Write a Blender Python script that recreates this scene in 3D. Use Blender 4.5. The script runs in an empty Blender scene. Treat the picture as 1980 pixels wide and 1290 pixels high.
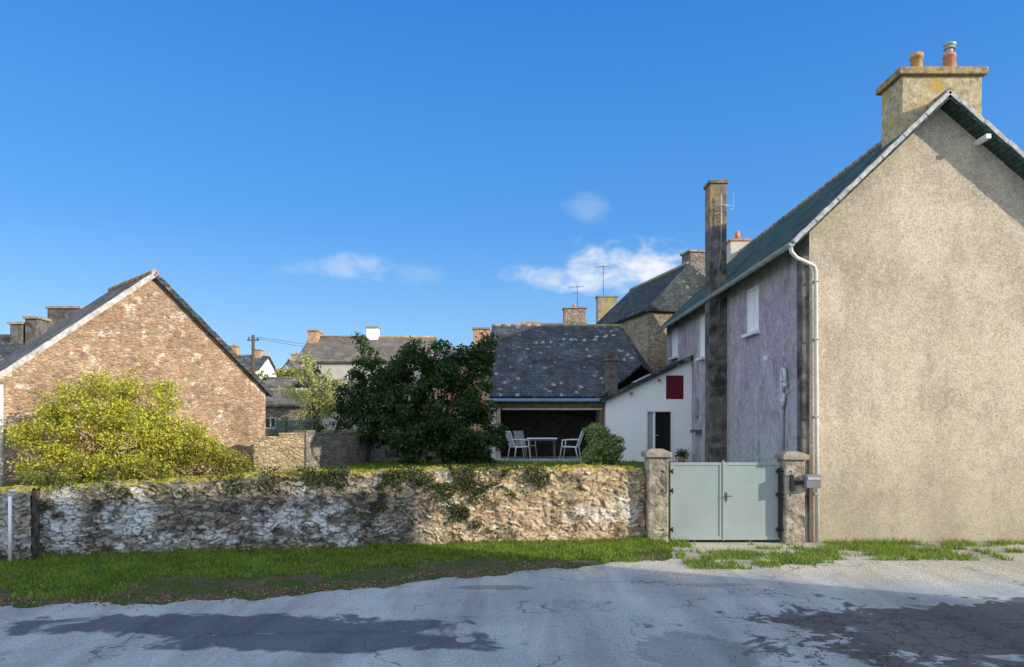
import bpy, math, random
import numpy as np
from mathutils import Vector, Matrix
random.seed(7); rng=np.random.default_rng(7)
S=bpy.context.scene
COL=S.collection
# ---------------------------------------------------------------- mesh helpers
class MB:
    def __init__(s): s.v=[];s.f=[];s.m=[];s.sm=[]
    def face(s,pts,mi=0):
        i=len(s.v); s.v+=[tuple(p) for p in pts]; s.f.append(tuple(range(i,i+len(pts)))); s.m.append(mi); s.sm.append(False); return s
    def box(s,x0,x1,y0,y1,z0,z1,mi=0):
        i=len(s.v); s.v+=[(x0,y0,z0),(x1,y0,z0),(x1,y1,z0),(x0,y1,z0),(x0,y0,z1),(x1,y0,z1),(x1,y1,z1),(x0,y1,z1)]
        for f in [(0,3,2,1),(4,5,6,7),(0,1,5,4),(1,2,6,5),(2,3,7,6),(3,0,4,7)]:
            s.f.append(tuple(i+k for k in f)); s.m.append(mi); s.sm.append(False)
        return s
    def slab(s,q,t,mi=0):
        q=[Vector(p) for p in q]; n=(q[1]-q[0]).cross(q[2]-q[0]).normalized()
        if n.z<0: q=q[::-1]; n=-n
        b=[p-n*t for p in q]; k=len(q); i=len(s.v); s.v+=[tuple(p) for p in q+b]
        fs=[tuple(range(k)),tuple(range(2*k-1,k-1,-1))]+[(j,j+k,(j+1)%k+k,(j+1)%k) for j in range(k)]
        for f in fs: s.f.append(tuple(i+a for a in f)); s.m.append(mi); s.sm.append(False)
        return s
    def tube(s,pts,rads,n=8,mi=0,caps=True):
        pts=[Vector(p) for p in pts]
        if not hasattr(rads,'__len__'): rads=[rads]*len(pts)
        i0=len(s.v); up=Vector((0.13,0.21,1)).normalized(); a=None
        for k,p in enumerate(pts):
            d=(pts[min(k+1,len(pts)-1)]-pts[max(k-1,0)]).normalized()
            if a is None:
                a=d.cross(up)
                if a.length<.1: a=d.cross(Vector((1,0,0)))
            a=(a-d*a.dot(d)).normalized(); b=d.cross(a)
            for j in range(n):
                t=2*math.pi*j/n; s.v.append(tuple(p+(a*math.cos(t)+b*math.sin(t))*rads[k]))
        for k in range(len(pts)-1):
            for j in range(n):
                s.f.append((i0+k*n+j,i0+k*n+(j+1)%n,i0+(k+1)*n+(j+1)%n,i0+(k+1)*n+j)); s.m.append(mi); s.sm.append(True)
        if caps:
            s.f.append(tuple(i0+j for j in range(n))[::-1]); s.m.append(mi); s.sm.append(False)
            e=i0+(len(pts)-1)*n
            s.f.append(tuple(e+j for j in range(n))); s.m.append(mi); s.sm.append(False)
        return s
    def panel(s,p,u,L,H,holes=(),depth=.15,n=(0,-1,0),mi=0):
        """rectangular wall face with real openings and reveals; holes=(u0,u1,v0,v1)"""
        p=Vector(p);u=Vector(u);n=Vector(n);z=Vector((0,0,1))
        us=sorted(set([0,L]+[h[0] for h in holes]+[h[1] for h in holes])); vs=sorted(set([0,H]+[h[2] for h in holes]+[h[3] for h in holes]))
        for a,b in zip(us,us[1:]):
            for c,d in zip(vs,vs[1:]):
                m=((a+b)/2,(c+d)/2)
                if any(h[0]<m[0]<h[1] and h[2]<m[1]<h[3] for h in holes): continue
                s.face([p+u*a+z*c,p+u*b+z*c,p+u*b+z*d,p+u*a+z*d],mi)
        for h in holes:
            c=[p+u*h[0]+z*h[2],p+u*h[1]+z*h[2],p+u*h[1]+z*h[3],p+u*h[0]+z*h[3]]
            for k in range(4):
                a,b=c[k],c[(k+1)%4]; s.face([a,b,b-n*depth,a-n*depth],mi)
        return s
WM={}
def setuv(me):
    if not me.polygons: return
    uvl=me.uv_layers.new(name="UVMap")
    n=len(me.loops); nv=len(me.vertices); npoly=len(me.polygons)
    co=np.zeros(nv*3,dtype=np.float32); me.vertices.foreach_get('co',co); co=co.reshape(-1,3)
    nr=np.zeros(npoly*3,dtype=np.float32); me.polygons.foreach_get('normal',nr); nr=nr.reshape(-1,3)
    lt=np.zeros(npoly,dtype=np.int32); me.polygons.foreach_get('loop_total',lt); vi=np.zeros(n,dtype=np.int32); me.loops.foreach_get('vertex_index',vi)
    fl=np.abs(nr[:,2])>.999; u=np.stack([-nr[:,1],nr[:,0],0*nr[:,0]],1); u[fl]=(1,0,0); u/=np.maximum(np.linalg.norm(u,axis=1),1e-9)[:,None]; v=np.cross(nr,u)
    U=np.repeat(u,lt,axis=0);Vv=np.repeat(v,lt,axis=0);c=co[vi]
    uvl.data.foreach_set('uv',np.stack([(c*U).sum(1),(c*Vv).sum(1)],1).astype(np.float32).ravel())
def root(name,loc,label,cat,rot=0,group=None):
    o=bpy.data.objects.new(name,None); COL.objects.link(o); o.location=loc; o.rotation_euler=(0,0,rot); o.empty_display_size=.3
    o["label"]=label; o["category"]=cat
    if group: o["group"]=group
    WM[o.name]=Matrix.Translation(loc)@Matrix.Rotation(rot,4,'Z'); return o
def mk(name,mb,mats,parent=None,local=False,bevel=0,label=None,cat=None,kind=None,group=None,origin=None,uv=True):
    me=bpy.data.meshes.new(name); vs=mb.v
    if parent is not None:
        M=WM[parent.name]
        if not local:
            I=M.inverted(); vs=[tuple(I@Vector(v)) for v in vs]
    elif origin is not None:
        vs=[(v[0]-origin[0],v[1]-origin[1],v[2]-origin[2]) for v in vs]
    me.from_pydata(vs,[],mb.f)
    for m in (mats if isinstance(mats,(list,tuple)) else [mats]): me.materials.append(m)
    me.polygons.foreach_set('material_index',mb.m); me.polygons.foreach_set('use_smooth',mb.sm); me.update()
    if uv: setuv(me)
    o=bpy.data.objects.new(name,me); COL.objects.link(o)
    if parent is not None: o.parent=parent; WM[o.name]=WM[parent.name]
    else:
        if origin is not None: o.location=origin
        WM[o.name]=Matrix.Translation(origin or (0,0,0))
    if bevel:
        b=o.modifiers.new("bevel",'BEVEL'); b.width=bevel; b.segments=2; b.limit_method='ANGLE'
    if label: o["label"]=label
    if cat: o["category"]=cat
    if kind: o["kind"]=kind
    if group: o["group"]=group
    return o
# ---------------------------------------------------------------- shader helpers
def new_mat(name,rough=.85,spec=.25,metal=0):
    m=bpy.data.materials.new(name); m.use_nodes=True; nt=m.node_tree; b=nt.nodes['Principled BSDF']
    b.inputs['Roughness'].default_value=rough; b.inputs['Specular IOR Level'].default_value=spec; b.inputs['Metallic'].default_value=metal
    return m,nt,b
def setin(nt,sock,v):
    if isinstance(v,bpy.types.NodeSocket): nt.links.new(v,sock)
    elif isinstance(v,(tuple,list)):
        sock.default_value=(*v,1) if (len(v)==3 and sock.type=='RGBA') else v
    else: sock.default_value=v
def coord(nt,src='pos',scale=(1,1,1),off=(0,0,0)):
    if src=='uv': s=nt.nodes.new('ShaderNodeUVMap').outputs[0]
    else: s=nt.nodes.new('ShaderNodeNewGeometry').outputs['Position']
    if scale==(1,1,1): return s
    mp=nt.nodes.new('ShaderNodeMapping'); nt.links.new(s,mp.inputs[0]); mp.inputs['Scale'].default_value=scale; mp.inputs['Location'].default_value=off
    return mp.outputs[0]
def noise(nt,vec,scale,detail=4,rough=.6,dist=0,color=False):
    n=nt.nodes.new('ShaderNodeTexNoise'); nt.links.new(vec,n.inputs['Vector']); n.inputs['Scale'].default_value=scale; n.inputs['Detail'].default_value=min(detail,3)
    n.inputs['Roughness'].default_value=rough; n.inputs['Distortion'].default_value=dist; return n.outputs['Color' if color else 'Fac']
def vor(nt,vec,scale,feat='F1',out='Distance',rnd=1):
    n=nt.nodes.new('ShaderNodeTexVoronoi'); n.feature=feat; nt.links.new(vec,n.inputs['Vector']); n.inputs['Scale'].default_value=scale; n.inputs['Randomness'].default_value=rnd
    return n.outputs[out]
def ramp(nt,fac,stops,interp='LINEAR'):
    r=nt.nodes.new('ShaderNodeValToRGB'); nt.links.new(fac,r.inputs[0]); e=r.color_ramp.elements; r.color_ramp.interpolation=interp
    while len(e)<len(stops): e.new(.5)
    for k,(p,c) in enumerate(stops):
        e[k].position=p; e[k].color=(c,c,c,1) if not hasattr(c,'__len__') else (*c,1)
    return r.outputs[0]
def mix(nt,fac,a,b,mode='MIX'):
    m=nt.nodes.new('ShaderNodeMix'); m.data_type='RGBA'; m.blend_type=mode
    setin(nt,m.inputs[0],fac); setin(nt,m.inputs[6],a); setin(nt,m.inputs[7],b); return m.outputs[2]
def math_(nt,op,a,b=0,c=0,clamp=False):
    m=nt.nodes.new('ShaderNodeMath'); m.operation=op; m.use_clamp=clamp
    setin(nt,m.inputs[0],a); setin(nt,m.inputs[1],b); setin(nt,m.inputs[2],c); return m.outputs[0]
def vadd(nt,a,b,s):
    m=nt.nodes.new('ShaderNodeVectorMath'); m.operation='MULTIPLY_ADD'; nt.links.new(b,m.inputs[0]); m.inputs[1].default_value=(s,s,s); nt.links.new(a,m.inputs[2]); return m.outputs[0]
def bump(nt,b,h,strength=.5,dist=.02):
    n=nt.nodes.new('ShaderNodeBump'); n.inputs['Strength'].default_value=strength; n.inputs['Distance'].default_value=dist; setin(nt,n.inputs['Height'],h); nt.links.new(n.outputs[0],b.inputs['Normal'])
def sep(nt,v):
    n=nt.nodes.new('ShaderNodeSeparateXYZ'); nt.links.new(v,n.inputs[0]); return n.outputs
def base(nt,b,c): setin(nt,b.inputs['Base Color'],c)
def maprange(nt,v,a,b,c,d,smooth=False):
    r=nt.nodes.new('ShaderNodeMapRange'); setin(nt,r.inputs[0],v)
    if smooth: r.interpolation_type='SMOOTHSTEP'
    for k,x in enumerate((a,b,c,d)): r.inputs[k+1].default_value=x
    return r.outputs[0]

def simple(name,col,var=.25,scale=6,rough=.8,spec=.25,metal=0,dirt=None,bs=.2,bd=.01,bscale=30,dth=.5):
    m,nt,b=new_mat(name,rough,spec,metal); p=coord(nt)
    n=noise(nt,p,scale,4,.65)
    lo=tuple(c*(1-var) for c in col); hi=tuple(min(1,c*(1+var)) for c in col)
    c=ramp(nt,n,[(.3,lo),(.7,hi)])
    if dirt: c=mix(nt,ramp(nt,noise(nt,p,scale*.35,4,.7,.4),[(dth,0),(dth+.16,1)]),c,dirt)
    base(nt,b,c)
    if bs: bump(nt,b,noise(nt,p,bscale,2),bs,bd)
    return m
def rubble(name,stones,mortar,scale=3.6,stretch=1.9,mw=.06,white=None,wth=.6,bd=.05):
    m,nt,b=new_mat(name,.92,.15); uv=coord(nt,'uv',(1,stretch,1))
    nz=noise(nt,uv,3.0,2,.6,0,True); v=vadd(nt,uv,nz,.22)
    col=vor(nt,v,scale,'F1','Color'); ed=vor(nt,v,scale,'DISTANCE_TO_EDGE')
    k=len(stones); c=ramp(nt,sep(nt,col)[0],[(i/(k-1),s) for i,s in enumerate(stones)])
    pos=coord(nt)
    n14=noise(nt,pos,14,4,.75)
    c=mix(nt,1,c,ramp(nt,n14,[(.25,.55),(.75,1.35)]),'MULTIPLY')
    em=ramp(nt,ed,[(mw*.3,0),(mw*1.4,1)])
    c=mix(nt,em,mix(nt,n14,tuple(x*.6 for x in mortar),mortar),c)
    c=mix(nt,1,c,ramp(nt,noise(nt,pos,1.1,4,.65),[(.3,.72),(.7,1.15)]),'MULTIPLY')
    if white: c=mix(nt,ramp(nt,noise(nt,pos,2.3,4,.8,.3),[(wth,0),(wth+.1,.85)]),c,white)
    base(nt,b,c)
    h=math_(nt,'ADD',ramp(nt,ed,[(0,0),(mw*3,1)]),math_(nt,'MULTIPLY',n14,.6))
    bump(nt,b,h,.8,bd); return m
def slate(name,c1,c2,lichen=(.3,.3,.27),lth=.66,row=.11,bw=.22):
    m,nt,b=new_mat(name,.8,.15); uv=coord(nt,'uv')
    br=nt.nodes.new('ShaderNodeTexBrick'); nt.links.new(uv,br.inputs['Vector']); br.inputs['Scale'].default_value=1
    br.inputs['Brick Width'].default_value=bw; br.inputs['Row Height'].default_value=row; br.inputs['Mortar Size'].default_value=.008; br.inputs['Bias'].default_value=0
    br.inputs['Color1'].default_value=(*c1,1); br.inputs['Color2'].default_value=(*c2,1); br.inputs['Mortar'].default_value=tuple(x*.35 for x in c1)+(1,)
    pos=coord(nt); c=mix(nt,1,br.outputs[0],ramp(nt,noise(nt,pos,1.6,4,.75),[(.3,.55),(.72,1.5)]),'MULTIPLY')
    spots=vor(nt,vadd(nt,pos,noise(nt,pos,6,2,.6,0,True),.2),3.0)
    lm=math_(nt,'MULTIPLY',ramp(nt,spots,[(.14,.8),(.3,0)]),ramp(nt,noise(nt,pos,.9,3),[(.42,0),(.55,1)]))
    lm=math_(nt,'ADD',lm,ramp(nt,noise(nt,pos,5,4,.8),[(lth,0),(lth+.08,.7)]),0,True)
    c=mix(nt,lm,c,lichen); base(nt,b,c)
    bump(nt,b,br.outputs['Fac'],-.7,.02); return m

def mk_gable():
    m,nt,b=new_mat("roughcast",.95,.08); p=coord(nt)
    c=ramp(nt,noise(nt,p,.8,4,.65),[(.3,(.46,.375,.265)),(.55,(.64,.535,.39)),(.75,(.72,.61,.455))])
    streak=noise(nt,coord(nt,'pos',(1.6,1.6,.5)),1.6,4,.7)
    c=mix(nt,ramp(nt,streak,[(.47,0),(.7,.5)]),c,(.37,.315,.24))
    sp=noise(nt,p,36,2,.8); c=mix(nt,ramp(nt,sp,[(.52,0),(.66,.7)]),c,(.24,.195,.14))
    c=mix(nt,ramp(nt,sp,[(.3,.6),(.42,0)]),c,(.90,.84,.73))
    sp2=noise(nt,p,11,4,.95); c=mix(nt,ramp(nt,sp2,[(.54,0),(.68,.5)]),c,(.29,.24,.18)); c=mix(nt,ramp(nt,sp2,[(.32,.5),(.44,0)]),c,(.84,.76,.63))
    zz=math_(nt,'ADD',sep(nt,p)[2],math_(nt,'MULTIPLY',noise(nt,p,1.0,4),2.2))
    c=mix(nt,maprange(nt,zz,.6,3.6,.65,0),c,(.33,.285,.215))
    base(nt,b,c); bump(nt,b,sp,.6,.008); return m
def mk_lilac():
    m,nt,b=new_mat("lilac_render",.92,.1); p=coord(nt); st=coord(nt,'pos',(1,1,.55))
    c=ramp(nt,noise(nt,st,.9,4,.7),[(.36,(.52,.50,.51)),(.48,(.47,.39,.455)),(.60,(.45,.36,.43)),(.72,(.60,.57,.58))])
    zz=math_(nt,'ADD',sep(nt,p)[2],math_(nt,'MULTIPLY',noise(nt,p,1.0,4),1.2))
    c=mix(nt,ramp(nt,math_(nt,'MULTIPLY',zz,.1),[(.24,.9),(.44,0),(.60,0),(.66,.85)]),c,(.53,.535,.54))
    c=mix(nt,ramp(nt,noise(nt,st,2.2,4,.85),[(.49,0),(.66,.75)]),c,(.24,.215,.22))
    c=mix(nt,ramp(nt,noise(nt,coord(nt,'pos',(3,3,.5)),1.7,4,.8),[(.52,0),(.66,.6)]),c,(.25,.23,.235))
    c=mix(nt,ramp(nt,noise(nt,p,9,4,.9),[(.50,0),(.64,.7)]),c,(.29,.265,.275))
    c=mix(nt,ramp(nt,noise(nt,p,7,4,.9),[(.34,.6),(.46,0)]),c,(.72,.70,.71))
    base(nt,b,c); bump(nt,b,noise(nt,p,40,2,.7),.5,.01); return m
def mk_asphalt():
    m,nt,b=new_mat("asphalt",.92,.12); p=coord(nt); xyz=sep(nt,p)
    c=ramp(nt,noise(nt,p,.55,4,.6,.3),[(.3,(.26,.285,.29)),(.52,(.33,.352,.35)),(.75,(.39,.405,.395))])
    na=noise(nt,p,1.25,4,.75,.5)
    nas=math_(nt,'SUBTRACT',na,.5)
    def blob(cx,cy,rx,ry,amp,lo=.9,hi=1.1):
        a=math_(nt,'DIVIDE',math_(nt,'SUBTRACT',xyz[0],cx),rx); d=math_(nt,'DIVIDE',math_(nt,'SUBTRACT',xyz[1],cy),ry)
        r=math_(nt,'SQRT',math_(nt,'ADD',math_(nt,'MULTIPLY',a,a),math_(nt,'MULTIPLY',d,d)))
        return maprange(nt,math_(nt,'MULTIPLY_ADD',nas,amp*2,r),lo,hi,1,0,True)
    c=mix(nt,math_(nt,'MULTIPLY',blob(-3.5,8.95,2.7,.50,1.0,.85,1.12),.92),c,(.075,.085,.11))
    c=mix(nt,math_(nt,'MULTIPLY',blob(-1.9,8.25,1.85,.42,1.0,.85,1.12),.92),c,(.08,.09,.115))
    c=mix(nt,math_(nt,'MULTIPLY',blob(7.2,8.6,3.9,1.7,1.0,.95,1.06),.88),c,(.075,.073,.07))  # dark asphalt patch with cast shadow mixed into its colour
    c=mix(nt,math_(nt,'MULTIPLY',blob(2.0,7.6,.6,.9,1.3),.5),c,(.13,.135,.15))
    c=mix(nt,math_(nt,'MULTIPLY',blob(-.3,11.0,.7,.16,1.3),.6),c,(.13,.13,.11))
    c=mix(nt,math_(nt,'MULTIPLY',blob(3.1,11.2,.5,.12,1.3),.5),c,(.13,.13,.11))
    gr=math_(nt,'MULTIPLY',blob(7.5,14.2,7,2.8,.8,.75,1.25),.9)
    fine=noise(nt,p,34,3,.85)
    gcol=ramp(nt,fine,[(.34,(.20,.17,.125)),(.5,(.47,.41,.32)),(.68,(.70,.63,.51))])
    c=mix(nt,gr,c,gcol)
    tr=noise(nt,coord(nt,'pos',(.9,.12,1)),1.4,3,.6,.6); c=mix(nt,1,c,ramp(nt,tr,[(.35,.80),(.6,1.1)]),'MULTIPLY')
    c=mix(nt,1,c,ramp(nt,fine,[(.3,.62),(.7,1.38)]),'MULTIPLY')
    c=mix(nt,ramp(nt,noise(nt,p,5,4,.85),[(.58,0),(.68,.45)]),c,(.15,.15,.13))
    v=vadd(nt,p,noise(nt,p,2.6,4,.8,0,True),.6)
    cr=ramp(nt,vor(nt,v,2.3,'DISTANCE_TO_EDGE'),[(.016,1),(.045,0)])
    cm=math_(nt,'MULTIPLY',cr,blob(4.1,8.4,1.6,1.5,1.3,.8,1.2))
    v2=vadd(nt,p,noise(nt,p,1.0,4,.7,0,True),1.3)
    cr2=math_(nt,'MULTIPLY',ramp(nt,vor(nt,v2,.4,'DISTANCE_TO_EDGE'),[(.003,.8),(.009,0)]),ramp(nt,noise(nt,p,.5,2),[(.45,0),(.55,1)]))
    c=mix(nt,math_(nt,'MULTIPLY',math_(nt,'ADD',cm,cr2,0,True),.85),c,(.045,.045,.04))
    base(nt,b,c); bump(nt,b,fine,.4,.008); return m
def leafmat(name,dark,light,tr=.3,rough=.55):
    m,nt,b=new_mat(name,rough,.2)
    g=nt.nodes.new('ShaderNodeNewGeometry'); r=g.outputs['Random Per Island']
    f=math_(nt,'ADD',math_(nt,'MULTIPLY',r,.5),math_(nt,'MULTIPLY',noise(nt,coord(nt),1.9,3),.75),0,True)
    c=ramp(nt,f,[(.3,dark),(.85,light)]); base(nt,b,c)
    t=nt.nodes.new('ShaderNodeBsdfTranslucent'); nt.links.new(c,t.inputs[0]); ms=nt.nodes.new('ShaderNodeMixShader'); ms.inputs[0].default_value=tr
    out=nt.nodes['Material Output']; nt.links.new(b.outputs[0],ms.inputs[1]); nt.links.new(t.outputs[0],ms.inputs[2]); nt.links.new(ms.outputs[0],out.inputs[0]); return m
def mk_attrwall():
    m,nt,b=new_mat("field_stone",.92,.12)
    a=nt.nodes.new('ShaderNodeAttribute'); a.attribute_name='stone'; s=nt.nodes.new('ShaderNodeSeparateColor'); nt.links.new(a.outputs['Color'],s.inputs[0])
    R,G,B=s.outputs; A=a.outputs['Alpha']; p=coord(nt)
    cool=ramp(nt,R,[(0,(.09,.08,.075)),(.3,(.25,.225,.20)),(.55,(.37,.325,.28)),(.8,(.24,.18,.145)),(1,(.46,.43,.40))])
    warm=ramp(nt,R,[(0,(.30,.21,.13)),(.35,(.56,.43,.28)),(.6,(.38,.26,.17)),(.85,(.62,.49,.33)),(1,(.66,.57,.43))])
    c=mix(nt,B,cool,warm)  # shaded greys and sunlit tans put into the stone, split at the shadow edge
    n1=noise(nt,p,12,4,.85)
    c=mix(nt,1,c,ramp(nt,n1,[(.28,.45),(.72,1.45)]),'MULTIPLY')
    mor=mix(nt,B,(.17,.15,.125),(.56,.46,.32)); mor=mix(nt,1,mor,ramp(nt,noise(nt,p,5,4,.85),[(.36,.18),(.60,1.1)]),'MULTIPLY')
    c=mix(nt,G,mor,c)
    c=mix(nt,A,c,mix(nt,n1,(.55,.56,.58),(.88,.89,.90)))
    c=mix(nt,ramp(nt,noise(nt,p,2.6,4,.85),[(.52,0),(.62,.85)]),c,(.065,.06,.045))
    nz=nt.nodes.new('ShaderNodeNewGeometry').outputs['Normal']; up=sep(nt,nz)[2]; z=sep(nt,p)[2]
    mf=math_(nt,'MULTIPLY',ramp(nt,up,[(.25,0),(.65,1)]),ramp(nt,z,[(.9,0),(1,1)]))
    mf=math_(nt,'MULTIPLY',mf,ramp(nt,noise(nt,p,2.5,4,.8),[(.36,0),(.48,1)]))
    c=mix(nt,mf,c,ramp(nt,noise(nt,p,9,4,.7),[(.35,(.15,.14,.03)),(.65,(.52,.43,.06))]))
    base(nt,b,c); bump(nt,b,n1,.7,.035); return m

M_gable=mk_gable(); M_lilac=mk_lilac(); M_road=mk_asphalt(); M_wall=mk_attrwall()
M_slate_teal=slate("green_slate",(.036,.066,.056),(.062,.098,.084),(.15,.17,.10),.68)
M_slate_dark=slate("dark_slate",(.055,.063,.070),(.095,.105,.115),(.42,.42,.38),.63)
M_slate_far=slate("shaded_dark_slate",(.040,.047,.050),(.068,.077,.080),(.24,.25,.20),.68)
M_slate_grey=slate("grey_slate",(.15,.135,.115),(.22,.195,.165),(.36,.31,.22),.60)
M_slate_brown=slate("brown_slate",(.16,.135,.115),(.22,.185,.155),(.30,.25,.19),.64)
M_redstone=rubble("red_rubble",[(.27,.165,.11),(.48,.30,.195),(.40,.24,.155),(.58,.41,.27),(.36,.245,.17),(.62,.49,.35)],(.52,.38,.26),8.0,1.9,.07,(.80,.72,.60),.58,.025)
M_stone=rubble("brown_rubble",[(.18,.14,.10),(.42,.34,.24),(.28,.22,.15),(.52,.43,.31)],(.45,.38,.28),5.8,1.8,.07,None,.6,.03)
M_stone_yellow=rubble("yellow_rubble",[(.30,.22,.12),(.52,.41,.24),(.42,.32,.19),(.6,.49,.31)],(.50,.41,.27),6.2,1.8,.07,None,.6,.03)
M_stonegrey=rubble("grey_rubble",[(.14,.12,.10),(.34,.30,.25),(.24,.205,.17),(.42,.38,.33)],(.29,.255,.20),6.2,1.6,.07,None,.6,.03)
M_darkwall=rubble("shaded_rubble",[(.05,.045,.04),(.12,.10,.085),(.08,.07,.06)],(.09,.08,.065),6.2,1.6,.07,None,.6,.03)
M_white=simple("white_render",(.93,.93,.92),.03,2,.85,.15,0,None,.15,.005,60)
M_whitepaint=simple("white_paint",(.88,.88,.87),.04,5,.45,.4,0,None,.0)
M_cream=simple("cream_render",(.56,.52,.45),.12,1.5,.9,.15)
M_concrete=simple("weathered_concrete",(.33,.28,.22),.4,3.0,.95,.1,0,(.44,.34,.14),.6,.02,30)
M_concrete_dark=simple("blackened_concrete",(.16,.145,.13),.5,4.0,.95,.1,0,(.055,.05,.046),.6,.02,30)
M_stackhead=simple("sunlit_weathered_stack_head",(.25,.20,.14),.5,5.0,.95,.1,0,(.42,.27,.08),.6,.02,30,.52)
M_lichen=simple("chimney_render",(.48,.39,.25),.4,9,.95,.1,0,(.52,.35,.08),.7,.02,26,.52)
M_lichencap=simple("lichen_slab",(.34,.26,.15),.5,9,.95,.1,0,(.48,.31,.06),.6,.02,26)
M_post=simple("cement_post",(.40,.345,.265),.5,7,.95,.1,0,(.13,.11,.08),1,.03,26,.50)
M_terra=simple("terracotta",(.56,.25,.14),.25,5,.8,.2)
M_ochrepot=simple("ochre_pot",(.52,.32,.12),.25,6,.85,.15)
M_brick=simple("orange_brick",(.52,.30,.17),.35,6,.9,.15,0,(.42,.33,.20),.5,.02,20)
M_metal=simple("zinc",(.48,.49,.49),.12,4,.5,.4,.2,None,.0)
M_boxmetal=simple("letter_box_grey",(.20,.21,.21),.12,4,.5,.4,0,None,.0)
M_steel=simple("dark_steel",(.12,.12,.12),.2,8,.5,.5,.3,None,.0)
M_black=simple("black_iron",(.02,.02,.022),.2,8,.5,.4,0,None,.0)
M_pvc=simple("grey_plastic_pipe",(.60,.64,.68),.06,4,.4,.4,0,None,.0)
M_box=simple("grey_meter_plastic",(.36,.37,.38),.1,4,.5,.3,0,None,.0)
M_pvcwhite=simple("pale_plastic_pipe",(.62,.60,.56),.12,4,.5,.3,0,None,.0)
M_gutter=simple("weathered_gutter",(.36,.42,.40),.15,5,.5,.4,0,None,.0)
M_gate=simple("grey_green_aluminium",(.31,.36,.35),.06,1.2,.45,.35,0,None,.0)
M_trim=simple("pale_verge_trim",(.50,.47,.44),.4,7,.85,.1)
M_wood=simple("weathered_wood",(.24,.17,.11),.4,6,.9,.15)
M_woodpale=simple("pale_batten",(.60,.50,.38),.2,5,.85,.2)
M_red=simple("wine_red_shutter",(.13,.007,.018),.15,8,.6,.25,0,None,.0)
M_glass=simple("dark_window_glass",(.012,.015,.018),.2,2,.15,.4,0,None,.0)
M_blueroof=simple("blue_grey_sheet",(.16,.25,.33),.25,3,.5,.4,0,None,.0)
M_bark=simple("bark",(.11,.085,.065),.4,9,.95,.1)
M_ground=simple("ground_earth",(.09,.115,.04),.35,.6,.98,.05,0,(.15,.13,.08),.6,.03,10)
M_floor=simple("terrace_floor",(.50,.54,.54),.15,2,.8,.2)
M_fabric=simple("pale_chair_mesh",(.80,.82,.84),.04,6,.7,.3,0,None,0)
M_tabletop=simple("pale_table_top",(.82,.88,.90),.04,3,.35,.4,0,None,0)
M_greenpaint=simple("green_trellis_paint",(.06,.24,.15),.2,6,.7,.2,0,None,0)
M_wire=simple("grey_cable",(.25,.25,.24),.1,5,.7,.2,0,None,0)
L_dark=leafmat("dark_leaves",(.012,.034,.012),(.075,.13,.032),.25)
L_yellow=leafmat("yellow_green_leaves",(.15,.20,.03),(.78,.72,.11),.4)
L_pale=leafmat("pale_leaves",(.30,.32,.10),(.60,.60,.26),.35)
L_varieg=leafmat("variegated_leaves",(.07,.13,.03),(.46,.54,.20),.35)
L_ivy=leafmat("ivy_leaves",(.022,.034,.014),(.09,.11,.038),.15)
L_grass=leafmat("grass_blades",(.04,.105,.012),(.30,.40,.055),.4)
L_dry=leafmat("dry_leaves",(.14,.09,.045),(.40,.27,.13),.2)
L_fern=leafmat("olive_creeper",(.09,.11,.02),(.44,.40,.08),.3)

# ---------------------------------------------------------------- foliage
def rawquads(name,V,N,k,mat,parent=None,kind=None,label=None,cat=None,origin=None):
    if parent is not None:
        I=np.array(WM[parent.name].inverted()); V=V@I[:3,:3].T+I[:3,3]
    elif origin is not None: V=V-np.array(origin)
    me=bpy.data.meshes.new(name); me.vertices.add(N*k); me.vertices.foreach_set('co',V.astype(np.float32).ravel())
    me.loops.add(N*k); me.loops.foreach_set('vertex_index',np.arange(N*k,dtype=np.int32)); me.polygons.add(N)
    me.polygons.foreach_set('loop_start',np.arange(0,N*k,k,dtype=np.int32))
    me.materials.append(mat); me.update(calc_edges=True)
    o=bpy.data.objects.new(name,me); COL.objects.link(o)
    if parent is not None: o.parent=parent; WM[o.name]=WM[parent.name]
    else:
        if origin is not None: o.location=origin
        WM[o.name]=Matrix.Translation(origin or (0,0,0))
    if kind:o["kind"]=kind
    if label:o["label"]=label
    if cat:o["category"]=cat
    return o
def leafmesh(name,C,size,mat,parent=None,asp=.6,**kw):
    C=np.asarray(C,float); N=len(C); sz=np.broadcast_to(np.asarray(size,float),(N,))
    a=rng.normal(size=(N,3)); a/=np.linalg.norm(a,axis=1)[:,None]; r=rng.normal(size=(N,3)); b=np.cross(a,r); b/=np.linalg.norm(b,axis=1)[:,None]
    sz=sz*rng.uniform(.65,1.25,N); A=a*sz[:,None]*.5; Bv=b*sz[:,None]*.5*asp; nrm=np.cross(a,b)*sz[:,None]*.10
    V=np.stack([C-A,C+Bv+nrm,C+A,C-Bv+nrm],1).reshape(-1,3)
    return rawquads(name,V,N,4,mat,parent,**kw)
def clumps(lobes,n):
    out=[]; vol=np.array([l[3]*l[4]*l[5] for l in lobes])**.8; pr=vol/vol.sum()
    for i in rng.choice(len(lobes),n,p=pr):
        l=lobes[i]; d=rng.normal(size=3); d/=np.linalg.norm(d); r=rng.uniform(.15,1)**.5
        out.append([l[0]+d[0]*l[3]*r,l[1]+d[1]*l[4]*r,l[2]+d[2]*l[5]*r])
    return np.array(out)
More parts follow.
